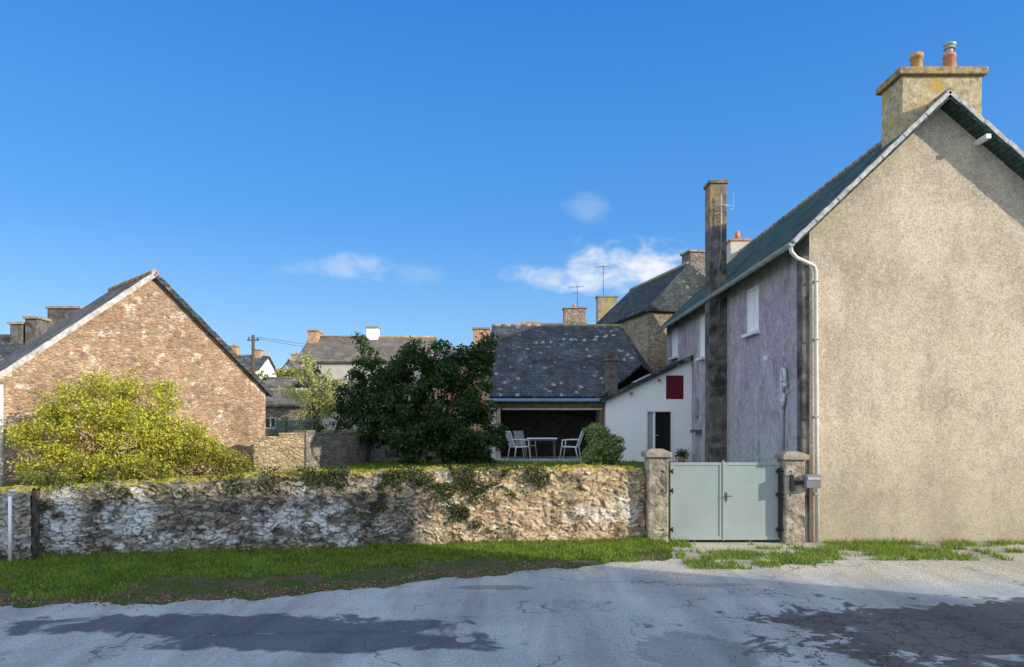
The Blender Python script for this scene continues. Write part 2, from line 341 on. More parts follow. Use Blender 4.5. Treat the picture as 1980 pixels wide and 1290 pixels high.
def plant(name,label,cat,basep,lobes,nc,nl,ls,lmat,cr=(.2,.42),tr=.1,nlimb=14,trunkname="trunk",crown="crown",twigs=0,twl=.35):
    r=root(name,basep,label,cat); C=clumps(lobes,nc)
    R=rng.uniform(cr[0],cr[1],nc); P=[]
    for c,q in zip(C,R):
        k=max(8,int(nl*(q/cr[1])**2)); d=rng.normal(size=(k,3)); d/=np.linalg.norm(d,axis=1)[:,None]
        P.append(c+d*(q*rng.uniform(.1,1,k)**.6)[:,None]*np.array([1,1,.75]))
    for _ in range(twigs):
        c=C[rng.integers(len(C))]; L=rng.uniform(.4,1)*twl; d=(c-C.mean(0)); d=d/(np.linalg.norm(d)+.01)*.7+np.array([rng.normal()*.3,rng.normal()*.3,.6]); k=int(70*L)
        t=rng.uniform(0,1,k)[:,None]; P.append(c+d*L*t*1.3+rng.normal(size=(k,3))*.06*(1.3-t))
    P=np.concatenate(P)
    leafmesh(crown,P,ls,lmat,r)
    mb=MB(); top=np.mean(C,axis=0); b0=np.array(basep,float)
    mids=[b0+(top-b0)*t+np.array([rng.normal()*.06,rng.normal()*.06,0])*(t>0) for t in (0,.35,.7,1)]
    mb.tube(mids,[tr,tr*.8,tr*.6,tr*.35],8)
    for i in range(nlimb):
        c=C[rng.integers(nc)]; t=rng.uniform(.15,.8); s=b0+(top-b0)*t; m=(s+c)/2+np.array([0,0,.12])
        mb.tube([s,m,c],[tr*.45,tr*.28,tr*.08],6)
    mk(trunkname,mb,M_bark,r,uv=False); return r

# ---------------------------------------------------------------- terrain
def yw(x): return 13.2+(x+8.6)*.193
def gh(x,y):
    if x<=2.9: h=1.15*min(1,max(0,(y-yw(x)-.12)/.25))
    elif x<6.2: h=1.2*min(1,max(0,(y-15.7)/5))
    else: h=1.2*min(1,max(0,(y-24)/10))
    return h
xs=np.concatenate([[-900,-400,-150,-70,-40,-28,-20],np.arange(-16,14,.4),[14,18,26,40,70,150,400,900]])
ys=np.concatenate([[-300,-60,-20,-5,5,10],np.arange(11.5,18,.12),np.arange(18,34,1.0),[36,42,50,70,110,200,400,1200]])
mb=MB(); mb.v=[(x,y,gh(x,y)) for y in ys for x in xs]; nx=len(xs)
for j in range(len(ys)-1):
    for i in range(nx-1):
        mb.f.append((j*nx+i,j*nx+i+1,(j+1)*nx+i+1,(j+1)*nx+i)); mb.m.append(0); mb.sm.append(False)
mk("ground",mb,M_ground,kind="structure",uv=False)
EX=np.array([-60,-14,-6.92,-4.22,-2.9,-1.3,.09,1.45,2.94,3.25]); EY=np.array([9.3,9.7,10.0,10.24,10.7,11.6,12.26,12.95,13.6,15.1])
def edge(x): return float(np.interp(x,EX,EY))
mb=MB(); pts=[(-60,-25),(60,-25),(60,15.35),(6.25,15.35),(6.2,15.3),(3.25,15.3)]
for x in np.arange(3.2,-14,-.2): pts.append((x,edge(x)+.06*math.sin(x*5)+.05*math.sin(x*13+1)))
pts.append((-60,9.3))
mb.face([(x,y,.004) for x,y in pts]); mk("road",mb,M_road,kind="structure",uv=False)
mb=MB(); cols=np.arange(-14,3.01,.1); rows=12
for x in cols:
    e=edge(x)-.12+.12*math.sin(x*4.1)+.07*math.sin(x*11.0)+.04*math.sin(x*27); w=yw(x)+.05
    for k in range(rows):
        t=k/(rows-1); mb.v.append((x,e+(w-e)*t,.009+.05*t**.6+.02*math.sin(x*7+k)*min(t*4,1)*.6))
for i in range(len(cols)-1):
    for k in range(rows-1):
        mb.f.append((i*rows+k,(i+1)*rows+k,(i+1)*rows+k+1,i*rows+k+1)); mb.m.append(0); mb.sm.append(True)
def mk_verge():
    m,nt,b=new_mat("verge_soil_and_turf",.98,.05); p=coord(nt)
    c=mix(nt,ramp(nt,noise(nt,p,2.2,4,.7),[(.42,0),(.6,1)]),(.045,.075,.018),(.10,.075,.05)); c=mix(nt,1,c,ramp(nt,noise(nt,p,25,3,.85),[(.3,.35),(.7,1.7)]),'MULTIPLY')
    base(nt,b,c); return m
mk("grass_verge_ground",mb,mk_verge(),kind="structure",uv=False)
_T=rng.random((256,256))
def vn(x,y,s):
    x=np.asarray(x)*s+31.7;y=np.asarray(y)*s+17.3; xi=np.floor(x).astype(int);yi=np.floor(y).astype(int);fx=x-xi;fy=y-yi;fx=fx*fx*(3-2*fx);fy=fy*fy*(3-2*fy)
    a=_T[xi%256,yi%256];b=_T[(xi+1)%256,yi%256];c=_T[xi%256,(yi+1)%256];d=_T[(xi+1)%256,(yi+1)%256]
    return (a*(1-fx)+b*fx)*(1-fy)+(c*(1-fx)+d*fx)*fy
def fbm(x,y,s,o=4):
    t=0;a=.5;n=0
    for _ in range(o): t=t+a*vn(x,y,s);n+=a;a*=.55;s*=2.1
    return t/n
def blades(name,X,Y,Z,hgt,wid,mat,**kw):
    N=len(X); ang=rng.uniform(0,6.283,N); dx=np.cos(ang)*wid;dy=np.sin(ang)*wid; la=rng.normal(size=(N,2))*.45
    B=np.stack([X,Y,Z],1); V=np.zeros((N,3,3)); V[:,0]=B-np.stack([dx,dy,0*dx],1);V[:,1]=B+np.stack([dx,dy,0*dx],1);V[:,2]=B+np.stack([la[:,0]*hgt,la[:,1]*hgt,hgt],1)
    return rawquads(name,V.reshape(-1,3),N,3,mat,None,**kw)
N=120000; X=rng.uniform(-12.5,3.1,N); T=rng.uniform(0,1,N); E=np.interp(X,EX,EY)-.1; W=13.2+(X+8.6)*.193+.03; Y=E+(W-E)*T
dens=fbm(X,Y,1.6)+T*.5-.20*((X>-5.6)&(X<-.4))*(T<.36)-.10*(T<.18)+.06*(X<-6)-.06*(X>0)*(T<.5)
keep=(dens>.56)&(rng.random(N)<np.clip((dens-.5)*4,.08,1)); X,Y,T=X[keep],Y[keep],T[keep]
H=(.02+.06*fbm(X,Y,3.0)+.05*(T>.93)*rng.random(len(X)))*rng.uniform(.4,1.5,len(X))*(.3+1.4*fbm(X,Y,1.1))
H*=np.where(rng.random(len(X))>.985,2.2,1)
G1=(X,Y,.01+.05*T**.6,H)
N=40000; X=rng.uniform(2.0,12.5,N); Y=rng.uniform(12.4,15.3,N)
lim=np.where(X<6.4,.57+.05*np.abs(Y-13.7),np.where(Y>14.75,.42,.54+.10*np.clip(14.75-Y,0,1)*3))
lim=np.where((X>3.6)&(X<5.6)&(Y>14.3),.70,lim); lim=np.where(X<3.6,.36+.10*np.abs(Y-14.4),lim)
lim=np.where((X>4.8)&(X<9)&(Y<14.6)&(Y>13.2),.47,lim)
keep=(fbm(X,Y,1.9)>lim)&(Y>np.interp(X,EX,EY)-.2*(X<3)-9*(X>=3)); X,Y=X[keep],Y[keep]; H=(.03+.12*fbm(X,Y,3))*rng.uniform(.3,1.5,len(X))
blades("grass",np.concatenate([G1[0],X]),np.concatenate([G1[1],Y]),np.concatenate([G1[2],0*X]),np.concatenate([G1[3],H]),.009,L_grass,kind="stuff",label="short green grass along the foot of the stone wall",cat="grass")
N=16000; X=rng.uniform(-6,4.2,N); Y=rng.uniform(19,25.8,N); keep=fbm(X,Y,1)>.3; X,Y=X[keep],Y[keep]
blades("garden_lawn",X,Y,1.15+0*X,rng.uniform(.05,.16,len(X)),.016,L_grass,kind="stuff",label="garden lawn behind the stone wall",cat="grass")
N=1500; X=rng.uniform(-8,1.2,N); Y=np.interp(X,EX,EY)+.1+rng.normal(size=N)*.25
leafmesh("fallen_leaves",np.stack([X,Y,.03+0*X],1),.04,L_dry,kind="stuff",label="dry brown leaves fallen at the road edge",cat="leaves")

# ---------------------------------------------------------------- rubble field-stone walls (real relief)
def rubblewall(name,p0,p1,thick,zb,ztop,label,whites=(),warmf=None,amp=.042,res=.018,seed=1):
    rg=np.random.default_rng(seed); p0=np.array(p0,float);p1=np.array(p1,float);L=np.linalg.norm(p1-p0);t=(p1-p0)/L;n=np.array([t[1],-t[0]])
    us=np.arange(0,L+res,res); us[-1]=L; Hm=float(np.mean(ztop(us))-zb); nv=int(Hm/res); nt_=int(thick/.03)
    fr=np.linspace(0,1,nv+1); tp=np.linspace(0,1,nt_+1)[1:]
    U,Sx=np.meshgrid(us,np.concatenate([fr*Hm,Hm+tp*thick]),indexing='ij')
    isT=Sx>Hm+1e-6
    Ud=U+.17*(fbm(U,Sx,2.4)-.5)*2; Sd=Sx+.12*(fbm(U+9,Sx+4,2.7)-.5)*2
    cu,cs=.20,.075; gi=np.floor(Ud/cu).astype(int); gj=np.floor(Sd/cs).astype(int)
    NI=int(L/cu)+14;NJ=int((Hm+thick)/cs)+14
    jx=rg.random((NI,NJ));jy=rg.random((NI,NJ));rid=rg.random((NI,NJ));rh=rg.random((NI,NJ))
    F1=np.full(U.shape,9.);F2=np.full(U.shape,9.);ID=np.zeros(U.shape)
    for a in (-1,0,1):
        for b in (-1,0,1):
            i=np.clip(gi+a+4,0,NI-1);j=np.clip(gj+b+4,0,NJ-1)
            sx=(gi+a+.5+1.0*(jx[i,j]-.5))*cu; sy=(gj+b+.5+1.0*(jy[i,j]-.5))*cs
            dx=np.abs(Ud-sx)/cu; dy=np.abs(Sd-sy)/cs
            d=(dx**2.8+dy**2.8)**(1/2.8)+.35*(rh[i,j]-.5)
            c=d<F1; F2=np.where(c,F1,np.minimum(F2,d)); ID=np.where(c,rid[i,j],ID);F1=np.where(c,d,F1)
    ed=np.clip((F2-F1)/.17,0,1); eds=ed*ed*(3-2*ed)
    D=amp*(eds*(.3+1.0*ID)-.3)+.035*(fbm(U,Sx,1.3)-.5)*2+.030*(fbm(U,Sx,11)-.5)*2
    ZT=ztop(U)
    zf=zb+(Sx/Hm)*(ZT-zb); Z=np.where(isT,ZT+D*.8,zf); back=np.where(isT,Sx-Hm,0)
    rndc=np.clip(1-np.abs(Sx-Hm)/.06,0,1)*.025
    PX=p0[0]+t[0]*U+n[0]*(np.where(isT,0,D)-back-rndc); PY=p0[1]+t[1]*U+n[1]*(np.where(isT,0,D)-back-rndc); Z=Z-rndc
    nu_,ns=U.shape; V=np.stack([PX,PY,Z],-1).reshape(-1,3)
    I=np.arange(nu_*ns).reshape(nu_,ns); Q=np.stack([I[:-1,:-1],I[1:,:-1],I[1:,1:],I[:-1,1:]],-1).reshape(-1,4)
    k=len(V); H1=float(ztop(np.array([0.]))[0]);H2=float(ztop(np.array([L]))[0])
    bx=-n*(thick-.01)
    ex=[(p0[0]+bx[0],p0[1]+bx[1],zb),(p0[0]+bx[0],p0[1]+bx[1],H1-.03),(p1[0]+bx[0],p1[1]+bx[1],zb),(p1[0]+bx[0],p1[1]+bx[1],H2-.03),(p0[0],p0[1],zb),(p0[0],p0[1],H1-.03),(p1[0],p1[1],zb),(p1[0],p1[1],H2-.03)]
    o0=(p0[0]+(t[0]*L)/2,p0[1]+(t[1]*L)/2,zb)
    verts=np.concatenate([V,np.array(ex)])-np.array(o0)
    faces=Q.tolist()+[[k+2,k,k+1,k+3],[k,k+4,k+5,k+1],[k+6,k+2,k+3,k+7]]
    me=bpy.data.meshes.new(name); me.from_pydata(verts.tolist(),[],faces); me.materials.append(M_wall)
    warm=warmf(PX+.5*(fbm(U,Sx,1.5)-.5)) if warmf else 0*PX
    wm=0*PX
    for (cx,cz,rx,rz,s) in whites:
        r=np.hypot((PX-cx)/rx,(Z-cz)/rz)+(fbm(U,Sx,4,5)-.5)*3.4; wm=np.maximum(wm,np.clip((1-r)*1.8,0,1)*s)
    wm*=np.clip(.25+eds*.8,0,1)*(.55+.45*ID)
    at=me.attributes.new('stone','FLOAT_COLOR','POINT'); arr=np.zeros((len(verts),4),np.float32); arr[:k,0]=ID.ravel();arr[:k,1]=eds.ravel();arr[:k,2]=warm.ravel();arr[:k,3]=wm.ravel(); at.data.foreach_set('color',arr.ravel())
    me.polygons.foreach_set('use_smooth',[True]*len(Q)+[False]*3); me.update()
    o=bpy.data.objects.new(name,me); COL.objects.link(o); o.location=o0; o["label"]=label; o["category"]="wall"; return o
def zt_front(u):
    x=-8.45+u*.982
    return np.interp(x,[-8.5,-7.6,-6,-4,2.2,2.8],[1.27,1.33,1.42,1.53,1.57,1.50])+.06*(fbm(x,x*0+3,1.5)-.5)+.05*(vn(x,0*x,5)-.5)
rubblewall("stone_garden_wall",(-8.45,13.23),(2.76,15.39),.42,-.03,zt_front,"long rubble stone garden wall with mossy top and lime patches",
  whites=[(-8.1,.55,.4,.8,1),(-6.9,.8,.6,.4,1),(-6.7,.35,.5,.3,.9),(-4.2,.7,.8,.5,1),(-3.3,.35,.6,.26,1),(-5.4,.3,.5,.2,.7),(-1.3,.9,.2,.5,.4),(1.9,.6,.9,.2,.6),(2.3,.9,.3,.25,.5)],
  warmf=lambda X:np.clip((X+2.0)/.5,.04,1),seed=3)  # sunlit tone begins where the cast shadow ends
rubblewall("stone_wall_return",(-11.5,12.15),(-8.35,12.86),.55,-.03,lambda u:1.30+0*u+.04*(vn(u,0*u,3)-.5),"older stone wall stub beside the garden wall with white pipe",
  whites=[(-8.7,.7,.5,.7,.6)],warmf=lambda X:.2+0*X,seed=8)
r=root("white_drain_pipe",(-8.62,12.72,0),"thin white plastic drain pipe fixed to a stone wall","pipe")
mk("pipe",MB().tube([(-8.62,12.70,.02),(-8.62,12.70,1.2)],.028,10),M_whitepaint,r); mk("clip",MB().box(-8.66,-8.58,12.69,12.78,.85,.88),M_metal,r)
def wallleaves(name,label,n,f,size,mat,cat="plant"):
    x=rng.uniform(-8.4,2.7,n*10); z=rng.uniform(.05,1.65,n*10); k=f(x,z)>rng.random(n*10); x,z=x[k][:n],z[k][:n]
    P=np.stack([x,yw(x)-.05-np.abs(rng.normal(size=len(x)))*.05,z],1); o=(float(x.mean()),float(P[:,1].mean()),0.0)
    return leafmesh(name,P,size,mat,None,.8,label=label,cat=cat,origin=o,kind="stuff")
def ivyf(x,z):
    k=fbm(x,z,2.6); drop=fbm(x*1.7,0*x+4,1.2)
    a=np.exp(-((x+.85-.12*np.sin(z*5))/.34)**2)*(k>.40)
    a2=np.exp(-((x+2.6)/.5)**2)*(z>.75)*(k>.50)*.6
    b=(z>1.52-drop*.8)*((x>-4.4)&(x<1.0))*.7*(k>.47)
    c=(z>1.42-drop*.5)*(x<-4.4)*.35*(k>.50)
    return np.maximum(np.maximum(a,b),np.maximum(c,a2))
wallleaves("ivy_plant","dark ivy creeping down the rubble stone wall",7500,ivyf,.045,L_ivy)
def sf(x,z):
    return ((z>1.42)*.5+.06)*(fbm(x+30,z,2.2)>.55)*(x<1.9)
wallleaves("wall_weeds","olive weeds and moss tufts growing on the wall top",1300,sf,.045,L_fern)
N=5000; X=rng.uniform(-6.2,2.5,N); keep=fbm(X,0*X+8,1.3)>.44; X=X[keep]; u_=(X+8.45)/.982
blades("wall_top_moss",X,yw(X)+rng.uniform(0.03,.36,len(X)),zt_front(u_)-.02,rng.uniform(.02,.07,len(X))*(1+1.2*(rng.random(len(X))>.96)),.012,L_fern,kind="stuff",label="yellow moss and grass tufts on the wall top",cat="moss")

# ---------------------------------------------------------------- roughcast house
H=root("roughcast_house",(9.0,15.4,0),"tall roughcast gabled house with slate roof and lilac rendered side","house")
RX,RZ=8.88,9.20; mL,mR=.956,.86
zl=lambda x:RZ-mL*(RX-x)-.14; zr=lambda x:RZ-mR*(x-RX)-.14
mb=MB(); mb.face([(6.19,15.4,-.3),(11.9,15.4,-.3),(11.9,15.4,zr(11.9)),(RX,15.4,RZ-.14),(6.19,15.4,zl(6.19))])
mb.face([(11.9,15.4,-.3),(11.9,29.6,-.3),(11.9,29.6,zr(11.9)),(11.9,15.4,zr(11.9))])
mb.face([(11.9,29.6,-.3),(6.19,29.6,-.3),(6.19,29.6,zl(6.19)),(RX,29.6,RZ-.14),(11.9,29.6,zr(11.9))])
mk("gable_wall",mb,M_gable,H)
wins=[(18.55,19.5,4.82,5.98),(23.75,24.4,4.65,6.05),(27.6,28.6,5.05,6.15)]
mb=MB(); Lw=29.6-15.4
mb.panel((6.19,29.6,-.3),(0,-1,0),Lw,zl(6.19)+.3,[(29.6-b,29.6-a,c+.3,d+.3) for a,b,c,d in wins],.12,(-1,0,0))
mk("side_wall",mb,M_lilac,H)
for a,b,c,d in wins:
    w=mk("window",MB().box(6.24,6.28,a+.07,b-.07,c+.07,d-.07),M_white,H,label="closed white shutter window")
    fr=MB()
    for bx in [(a,b,c,c+.07),(a,b,d-.07,d),(a,a+.07,c+.072,d-.072),(b-.07,b,c+.072,d-.072)]: fr.box(6.195,6.29,bx[0]+.002,bx[1]-.002,bx[2]+.002,bx[3]-.002)
    fr.box(6.222,6.238,(a+b)/2-.02,(a+b)/2+.02,c+.075,d-.075)
    mk("frame",fr,M_whitepaint,w); mk("sill",MB().box(6.06,6.24,a-.08,b+.08,c-.09,c-.003),M_whitepaint,w,bevel=.01)
mb=MB(); Y0,Y1=15.0,29.75; xe,xr=5.73,12.25
mb.slab([(xe,Y0,RZ-mL*(RX-xe)),(RX,Y0,RZ),(RX,Y1,RZ),(xe,Y1,RZ-mL*(RX-xe))],.10)
mb.slab([(RX,Y0,RZ),(xr,Y0,RZ-mR*(xr-RX)),(xr,Y1,RZ-mR*(xr-RX)),(RX,Y1,RZ)],.10)
rf=mk("roof",mb,M_slate_teal,H)
mb=MB()
for k in range(36):
    y=Y0+k*.41; mb.tube([(RX,y,RZ-.01),(RX,y+.43,RZ-.01)],[.09,.075],10)
mk("ridge_tile",mb,M_concrete,rf)
mb=MB()
def verge(mb,x0,z0,x1,z1,y,h=.12):
    n=max(2,int(math.hypot(x1-x0,z1-z0)/.30))
    for k in range(n):
        a,b=k/n,(k+1)/n*1.0+.012; o=.012*(k%2)
        ax,az,bx,bz=x0+(x1-x0)*a,z0+(z1-z0)*a,x0+(x1-x0)*b,z0+(z1-z0)*b
        mb.slab([(ax,y-.02-o,az+.025+o),(bx,y-.02-o,bz+.02),(bx,y+.16,bz+.02),(ax,y+.16,az+.025+o)],h)
verge(mb,RX-.02,RZ,xe,RZ-mL*(RX-xe),Y0,.08); verge(mb,RX+.02,RZ,xr,RZ-mR*(xr-RX),Y0,.08)
mk("verge_trim",mb,M_trim,rf)
mk("purlin_end",MB().box(9.62,9.72,15.0,15.39,RZ-mR*.8-.26,RZ-mR*.8-.17),M_whitepaint,rf)
mb=MB(); gx,gz=xe-.05,RZ-mL*(RX-xe)-.07; seg=8; pr=[(gx+.065*math.cos(t),gz+.065*math.sin(t)) for t in [math.pi+math.pi*k/seg for k in range(seg+1)]]
for k in range(seg): mb.face([(pr[k][0],Y0,pr[k][1]),(pr[k+1][0],Y0,pr[k+1][1]),(pr[k+1][0],Y1,pr[k+1][1]),(pr[k][0],Y1,pr[k][1])])
mb.face([(p[0],Y0,p[1]) for p in pr]); mb.tube([(gx-.065,Y0,gz),(gx-.065,Y1,gz)],.012,6)
mk("gutter",mb,M_gutter,H)
mk("downpipe",MB().tube([(gx,15.08,gz-.06),(gx+.02,15.08,gz-.16),(gx+.15,15.15,gz-.26),(6.15,15.31,gz-.34),(6.27,15.33,gz-.40),(6.30,15.33,gz-.52),(6.31,15.33,3.0),(6.33,15.33,.03)],.042,12),M_pvcwhite,H)
for z in (1.0,2.6,4.2,5.4): mk("pipe_bracket",MB().box(6.255,6.375,15.27,15.395,z,z+.03),M_metal,H)
mk("corner_pilaster",MB().box(6.03,6.188,15.38,15.66,-.1,5.95),M_concrete_dark,H,bevel=.01)
ch=mk("chimney",MB().box(8.29,9.99,15.72,16.6,7.7,9.86),M_lichen,H,bevel=.02)
mk("chimney_cap",MB().box(8.20,10.08,15.63,16.69,9.862,10.02),M_lichencap,ch,bevel=.02)
mk("chimney_pot",MB().tube([(8.83,16.15,10.02),(8.83,16.15,10.08),(8.83,16.15,10.42),(8.83,16.15,10.43),(8.83,16.15,10.52)],[.15,.13,.11,.14,.14],14),M_ochrepot,ch)
mk("chimney_pot",MB().tube([(9.55,16.15,10.02),(9.55,16.15,10.06),(9.55,16.15,10.45),(9.55,16.15,10.46),(9.55,16.15,10.52)],[.18,.16,.12,.14,.13],14),M_terra,ch,label="terracotta chimney pot with metal cowl")
mk("chimney_cowl",MB().tube([(9.55,16.15,10.52),(9.55,16.15,10.72)],.07,12).tube([(9.55,16.15,10.70),(9.55,16.15,10.74),(9.55,16.15,10.80)],[.075,.14,.03],14).tube([(9.55,16.15,10.64),(9.55,16.15,10.66)],.12,14),M_metal,ch)
st=mk("chimney",MB().box(5.70,6.186,21.3,21.85,.9,8.15),M_concrete_dark,H,label="tall square chimney stack, stained and shade-darkened below, on the side wall",bevel=.015)  # staining, plus the house's cast shadow put into this dark lower part
mk("chimney_head",MB().box(5.66,6.23,21.26,21.89,9.402,9.5).box(5.70,6.186,21.3,21.85,8.15,9.40),M_stackhead,st,bevel=.012)  # weathered head starts at the shadow edge, coloured in a sunlit tone
fc=mk("chimney",MB().box(8.55,9.25,28.9,29.5,8.6,9.66),M_cream,H); mk("chimney_cap",MB().box(8.5,9.3,28.85,29.55,9.662,9.74),M_terra,fc)
mk("chimney_pot",MB().tube([(8.9,29.2,9.74),(8.9,29.2,10.1)],[.12,.09],10),M_terra,fc)
mb=MB(); mb.tube([(6.13,16.8,1.2),(6.13,16.8,3.55),(6.13,16.77,3.66),(6.13,16.70,3.70),(6.13,16.63,3.66),(6.13,16.60,3.55),(6.13,16.60,3.35)],.045,12)
mb.tube([(6.13,16.8,2.95),(6.13,16.8,3.02)],.056,12).tube([(6.13,16.8,3.42),(6.13,16.8,3.49)],.056,12).tube([(6.13,16.60,3.28),(6.13,16.60,3.38)],.058,12).tube([(6.13,16.79,2.8),(6.13,16.70,2.95),(6.13,16.66,3.15)],.035,10)
mk("vent_pipe",mb,M_pvc,H); mk("lamp_bracket",MB().box(6.10,6.186,17.9,17.96,4.0,4.12),M_whitepaint,H)
mk("meter_box",MB().box(6.04,6.186,24.5,24.9,2.75,3.35),M_box,H,bevel=.01); mk("meter_box",MB().box(6.0,6.186,24.1,24.9,2.2,2.3),M_concrete_dark,H)
an=root("tv_antenna",(5.95,21.2,8.0),"thin metal television antenna strapped to the tall chimney stack","antenna")
mb=MB().tube([(6.0,21.2,7.5),(6.0,21.2,9.05)],.018,6).tube([(5.72,21.15,8.75),(6.3,21.15,8.72)],.012,6)
for k in range(7): mb.tube([(6.28,21.0,8.45+k*.1),(6.38,21.3,8.45+k*.1)],.007,5)
mb.tube([(6.33,21.15,8.4),(6.33,21.15,9.1)],.01,5).tube([(6.0,21.15,8.6),(6.33,21.15,8.62)],.01,5); mk("mast",mb,M_metal,an)
mk("cable",MB().tube([(6.0,21.24,7.5),(5.94,21.26,6.9),(5.96,21.26,6.0),(5.93,21.26,5.0)],.012,5).tube([(5.78,21.25,8.75),(5.74,21.25,8.6),(5.76,21.25,8.4)],.012,5),M_wire,an)

# ---------------------------------------------------------------- gate
def postthing(x0,x1,y0,y1,h,label):
    r=root("gate_post",((x0+x1)/2,(y0+y1)/2,0),label,"gate post",group="cement posts of the driveway gate")
    mk("shaft",MB().box(x0,x1,y0,y1,-.05,h-.16),M_post,r,bevel=.03)
    c=MB().box(x0-.06,x1+.06,y0-.06,y1+.06,h-.158,h-.05); cx,cy=(x0+x1)/2,(y0+y1)/2; z=h-.048
    q=[(x0-.03,y0-.03,z),(x1+.03,y0-.03,z),(x1+.03,y1+.03,z),(x0-.03,y1+.03,z)]; t=[(cx-.12,cy-.12,h+.01),(cx+.12,cy-.12,h+.01),(cx+.12,cy+.12,h+.01),(cx-.12,cy+.12,h+.01)]
    c.face(t)
    for k in range(4): c.face([q[k],q[(k+1)%4],t[(k+1)%4],t[k]])
    mk("cap",c,M_concrete,r,bevel=.012); return r
postthing(2.78,3.20,15.1,15.55,1.93,"square cement gate post with slab cap beside stone wall")
postthing(5.58,5.99,15.1,15.55,1.88,"square cement gate post with slab cap and letter box")
gt=root("driveway_gate",(4.38,15.3,0),"closed grey-green aluminium double driveway gate between cement posts","gate")
def leaf(x0,x1,hx):
    f=MB(); y0,y1,z0,z1=15.27,15.33,.06,1.66
    f.box(x0,x0+.06,y0,y1,z0,z1).box(x1-.06,x1,y0,y1,z0,z1).box(x0+.0605,x1-.0605,y0,y1,z0,z0+.08).box(x0+.0605,x1-.0605,y0,y1,z1-.06,z1)
    l=mk("gate_leaf",f,M_gate,gt,bevel=.004); p=MB(); n=12; a0,a1=z0+.081,z1-.061; hh=(a1-a0)/n
    for k in range(n): p.box(x0+.061,x1-.061,15.285,15.315,a0+k*hh,a0+(k+1)*hh-.0015)
    p.box(x0+.065,x1-.065,15.287,15.313,a0,a1)
    mk("infill_panel",p,M_gate,l)
    for z in (.28,1.08 if hx<4 else 1.0,1.48):
        s=1 if hx<4 else -1; m=MB().box(min(hx,hx+s*.10),max(hx,hx+s*.10),15.23,15.262,z-.02,z+.02).tube([(hx+s*.08,15.21,z-.05),(hx+s*.08,15.21,z+.05)],.018,8).tube([(hx+s*.02,15.22,z),(hx-s*.16,15.09,z+.01)],.015,6)
        mk("hinge",m,M_black,l)
    return l
la=leaf(3.27,4.345,3.22); lb=leaf(4.385,5.53,5.54)
mk("handle",MB().box(4.40,4.44,15.245,15.268,.86,1.04).tube([(4.42,15.25,.97),(4.42,15.20,.97),(4.54,15.19,.97)],.011,8),M_steel,lb)
mk("centre_stile",MB().box(4.347,4.383,15.255,15.345,.05,1.70),M_gate,gt,bevel=.004)
mk("hinge_shadow_strip",MB().box(5.49,5.53,15.21,15.265,.12,1.55),M_black,lb)  # black strip modelled in place of the hinge's shadow
mbx=root("letter_box",(6.08,15.05,1.1),"small grey metal letter box fixed beside the gate post","letter box")
mk("body",MB().box(5.93,6.24,14.90,15.08,1.16,1.43),M_boxmetal,mbx,bevel=.015); mk("flap",MB().box(5.96,6.21,14.885,14.897,1.33,1.38),M_metal,mbx)
mk("bracket",MB().box(5.70,5.92,15.03,15.09,1.22,1.30).box(5.66,5.72,15.0,15.09,1.08,1.42),M_black,mbx)

# ---------------------------------------------------------------- white lean-to
W=root("white_lean_to",(4.7,25.4,1.2),"small white rendered lean-to with red shutter and glazed door","house")
mb=MB(); zt=lambda x:3.29+(x-3.23)*.48
mb.panel((3.23,25.4,.9),(1,0,0),2.95,2.3,[(1.35,2.31,.3,2.09)],.14)
mb.face([(3.23,25.4,3.2),(5.29,25.4,3.2),(5.29,25.4,zt(5.29)),(3.23,25.4,zt(3.23))])
mb.face([(5.29,25.4,3.2),(5.9,25.4,3.2),(5.9,25.4,3.34),(5.29,25.4,3.34)]); mb.face([(5.29,25.4,4.16),(5.9,25.4,4.16),(5.9,25.4,zt(5.9)),(5.29,25.4,zt(5.29))])
mb.face([(5.9,25.4,3.2),(6.18,25.4,3.2),(6.18,25.4,zt(6.18)),(5.9,25.4,zt(5.9))])
for a,b in [((5.29,3.34),(5.9,3.34)),((5.9,3.34),(5.9,4.16)),((5.9,4.16),(5.29,4.16)),((5.29,4.16),(5.29,3.34))]: mb.face([(a[0],25.4,a[1]),(b[0],25.4,b[1]),(b[0],25.5,b[1]),(a[0],25.5,a[1])])
mb.face([(3.23,28.9,.9),(3.23,25.4,.9),(3.23,25.4,zt(3.23)),(3.23,28.9,zt(3.23))])
mk("wall",mb,M_white,W)
rr=MB().slab([(3.02,25.22,zt(3.02)+.14),(6.18,25.22,zt(6.18)+.14),(6.18,28.9,zt(6.18)+.14),(3.02,28.9,zt(3.02)+.14)],.13); lr=mk("roof",rr,M_slate_far,W)
mk("purlin_end",MB().box(4.05,4.13,25.26,25.39,3.50,3.58),M_wood,lr); mk("purlin_end",MB().box(5.0,5.08,25.26,25.39,3.95,4.03),M_wood,lr)
s=mk("shutter",MB().box(5.30,5.89,25.45,25.48,3.35,4.15),M_red,W,label="wine red wooden shutter")
m_=MB()
for k in range(5): m_.box(5.305+k*.117,5.305+k*.117+.112,25.435,25.449,3.36,4.14)
mk("plank",m_,M_red,s)
d=mk("door",MB().box(4.92,5.44,25.50,25.515,1.25,2.90),M_glass,W,label="white framed glass door")
f=MB().box(4.582,4.65,25.38,25.53,1.2,2.988).box(5.47,5.538,25.38,25.53,1.2,2.988).box(4.652,5.468,25.38,25.53,2.91,2.988).box(4.85,4.92,25.42,25.53,1.2,2.908).box(4.922,5.468,25.44,25.53,1.2,1.30)
mk("frame",f,M_whitepaint,d); mk("side_panel",MB().box(4.652,4.848,25.47,25.49,1.2,2.908),M_box,d); mk("handle",MB().tube([(4.93,25.43,2.1),(4.93,25.40,2.1),(5.03,25.40,2.1)],.012,6),M_metal,d)
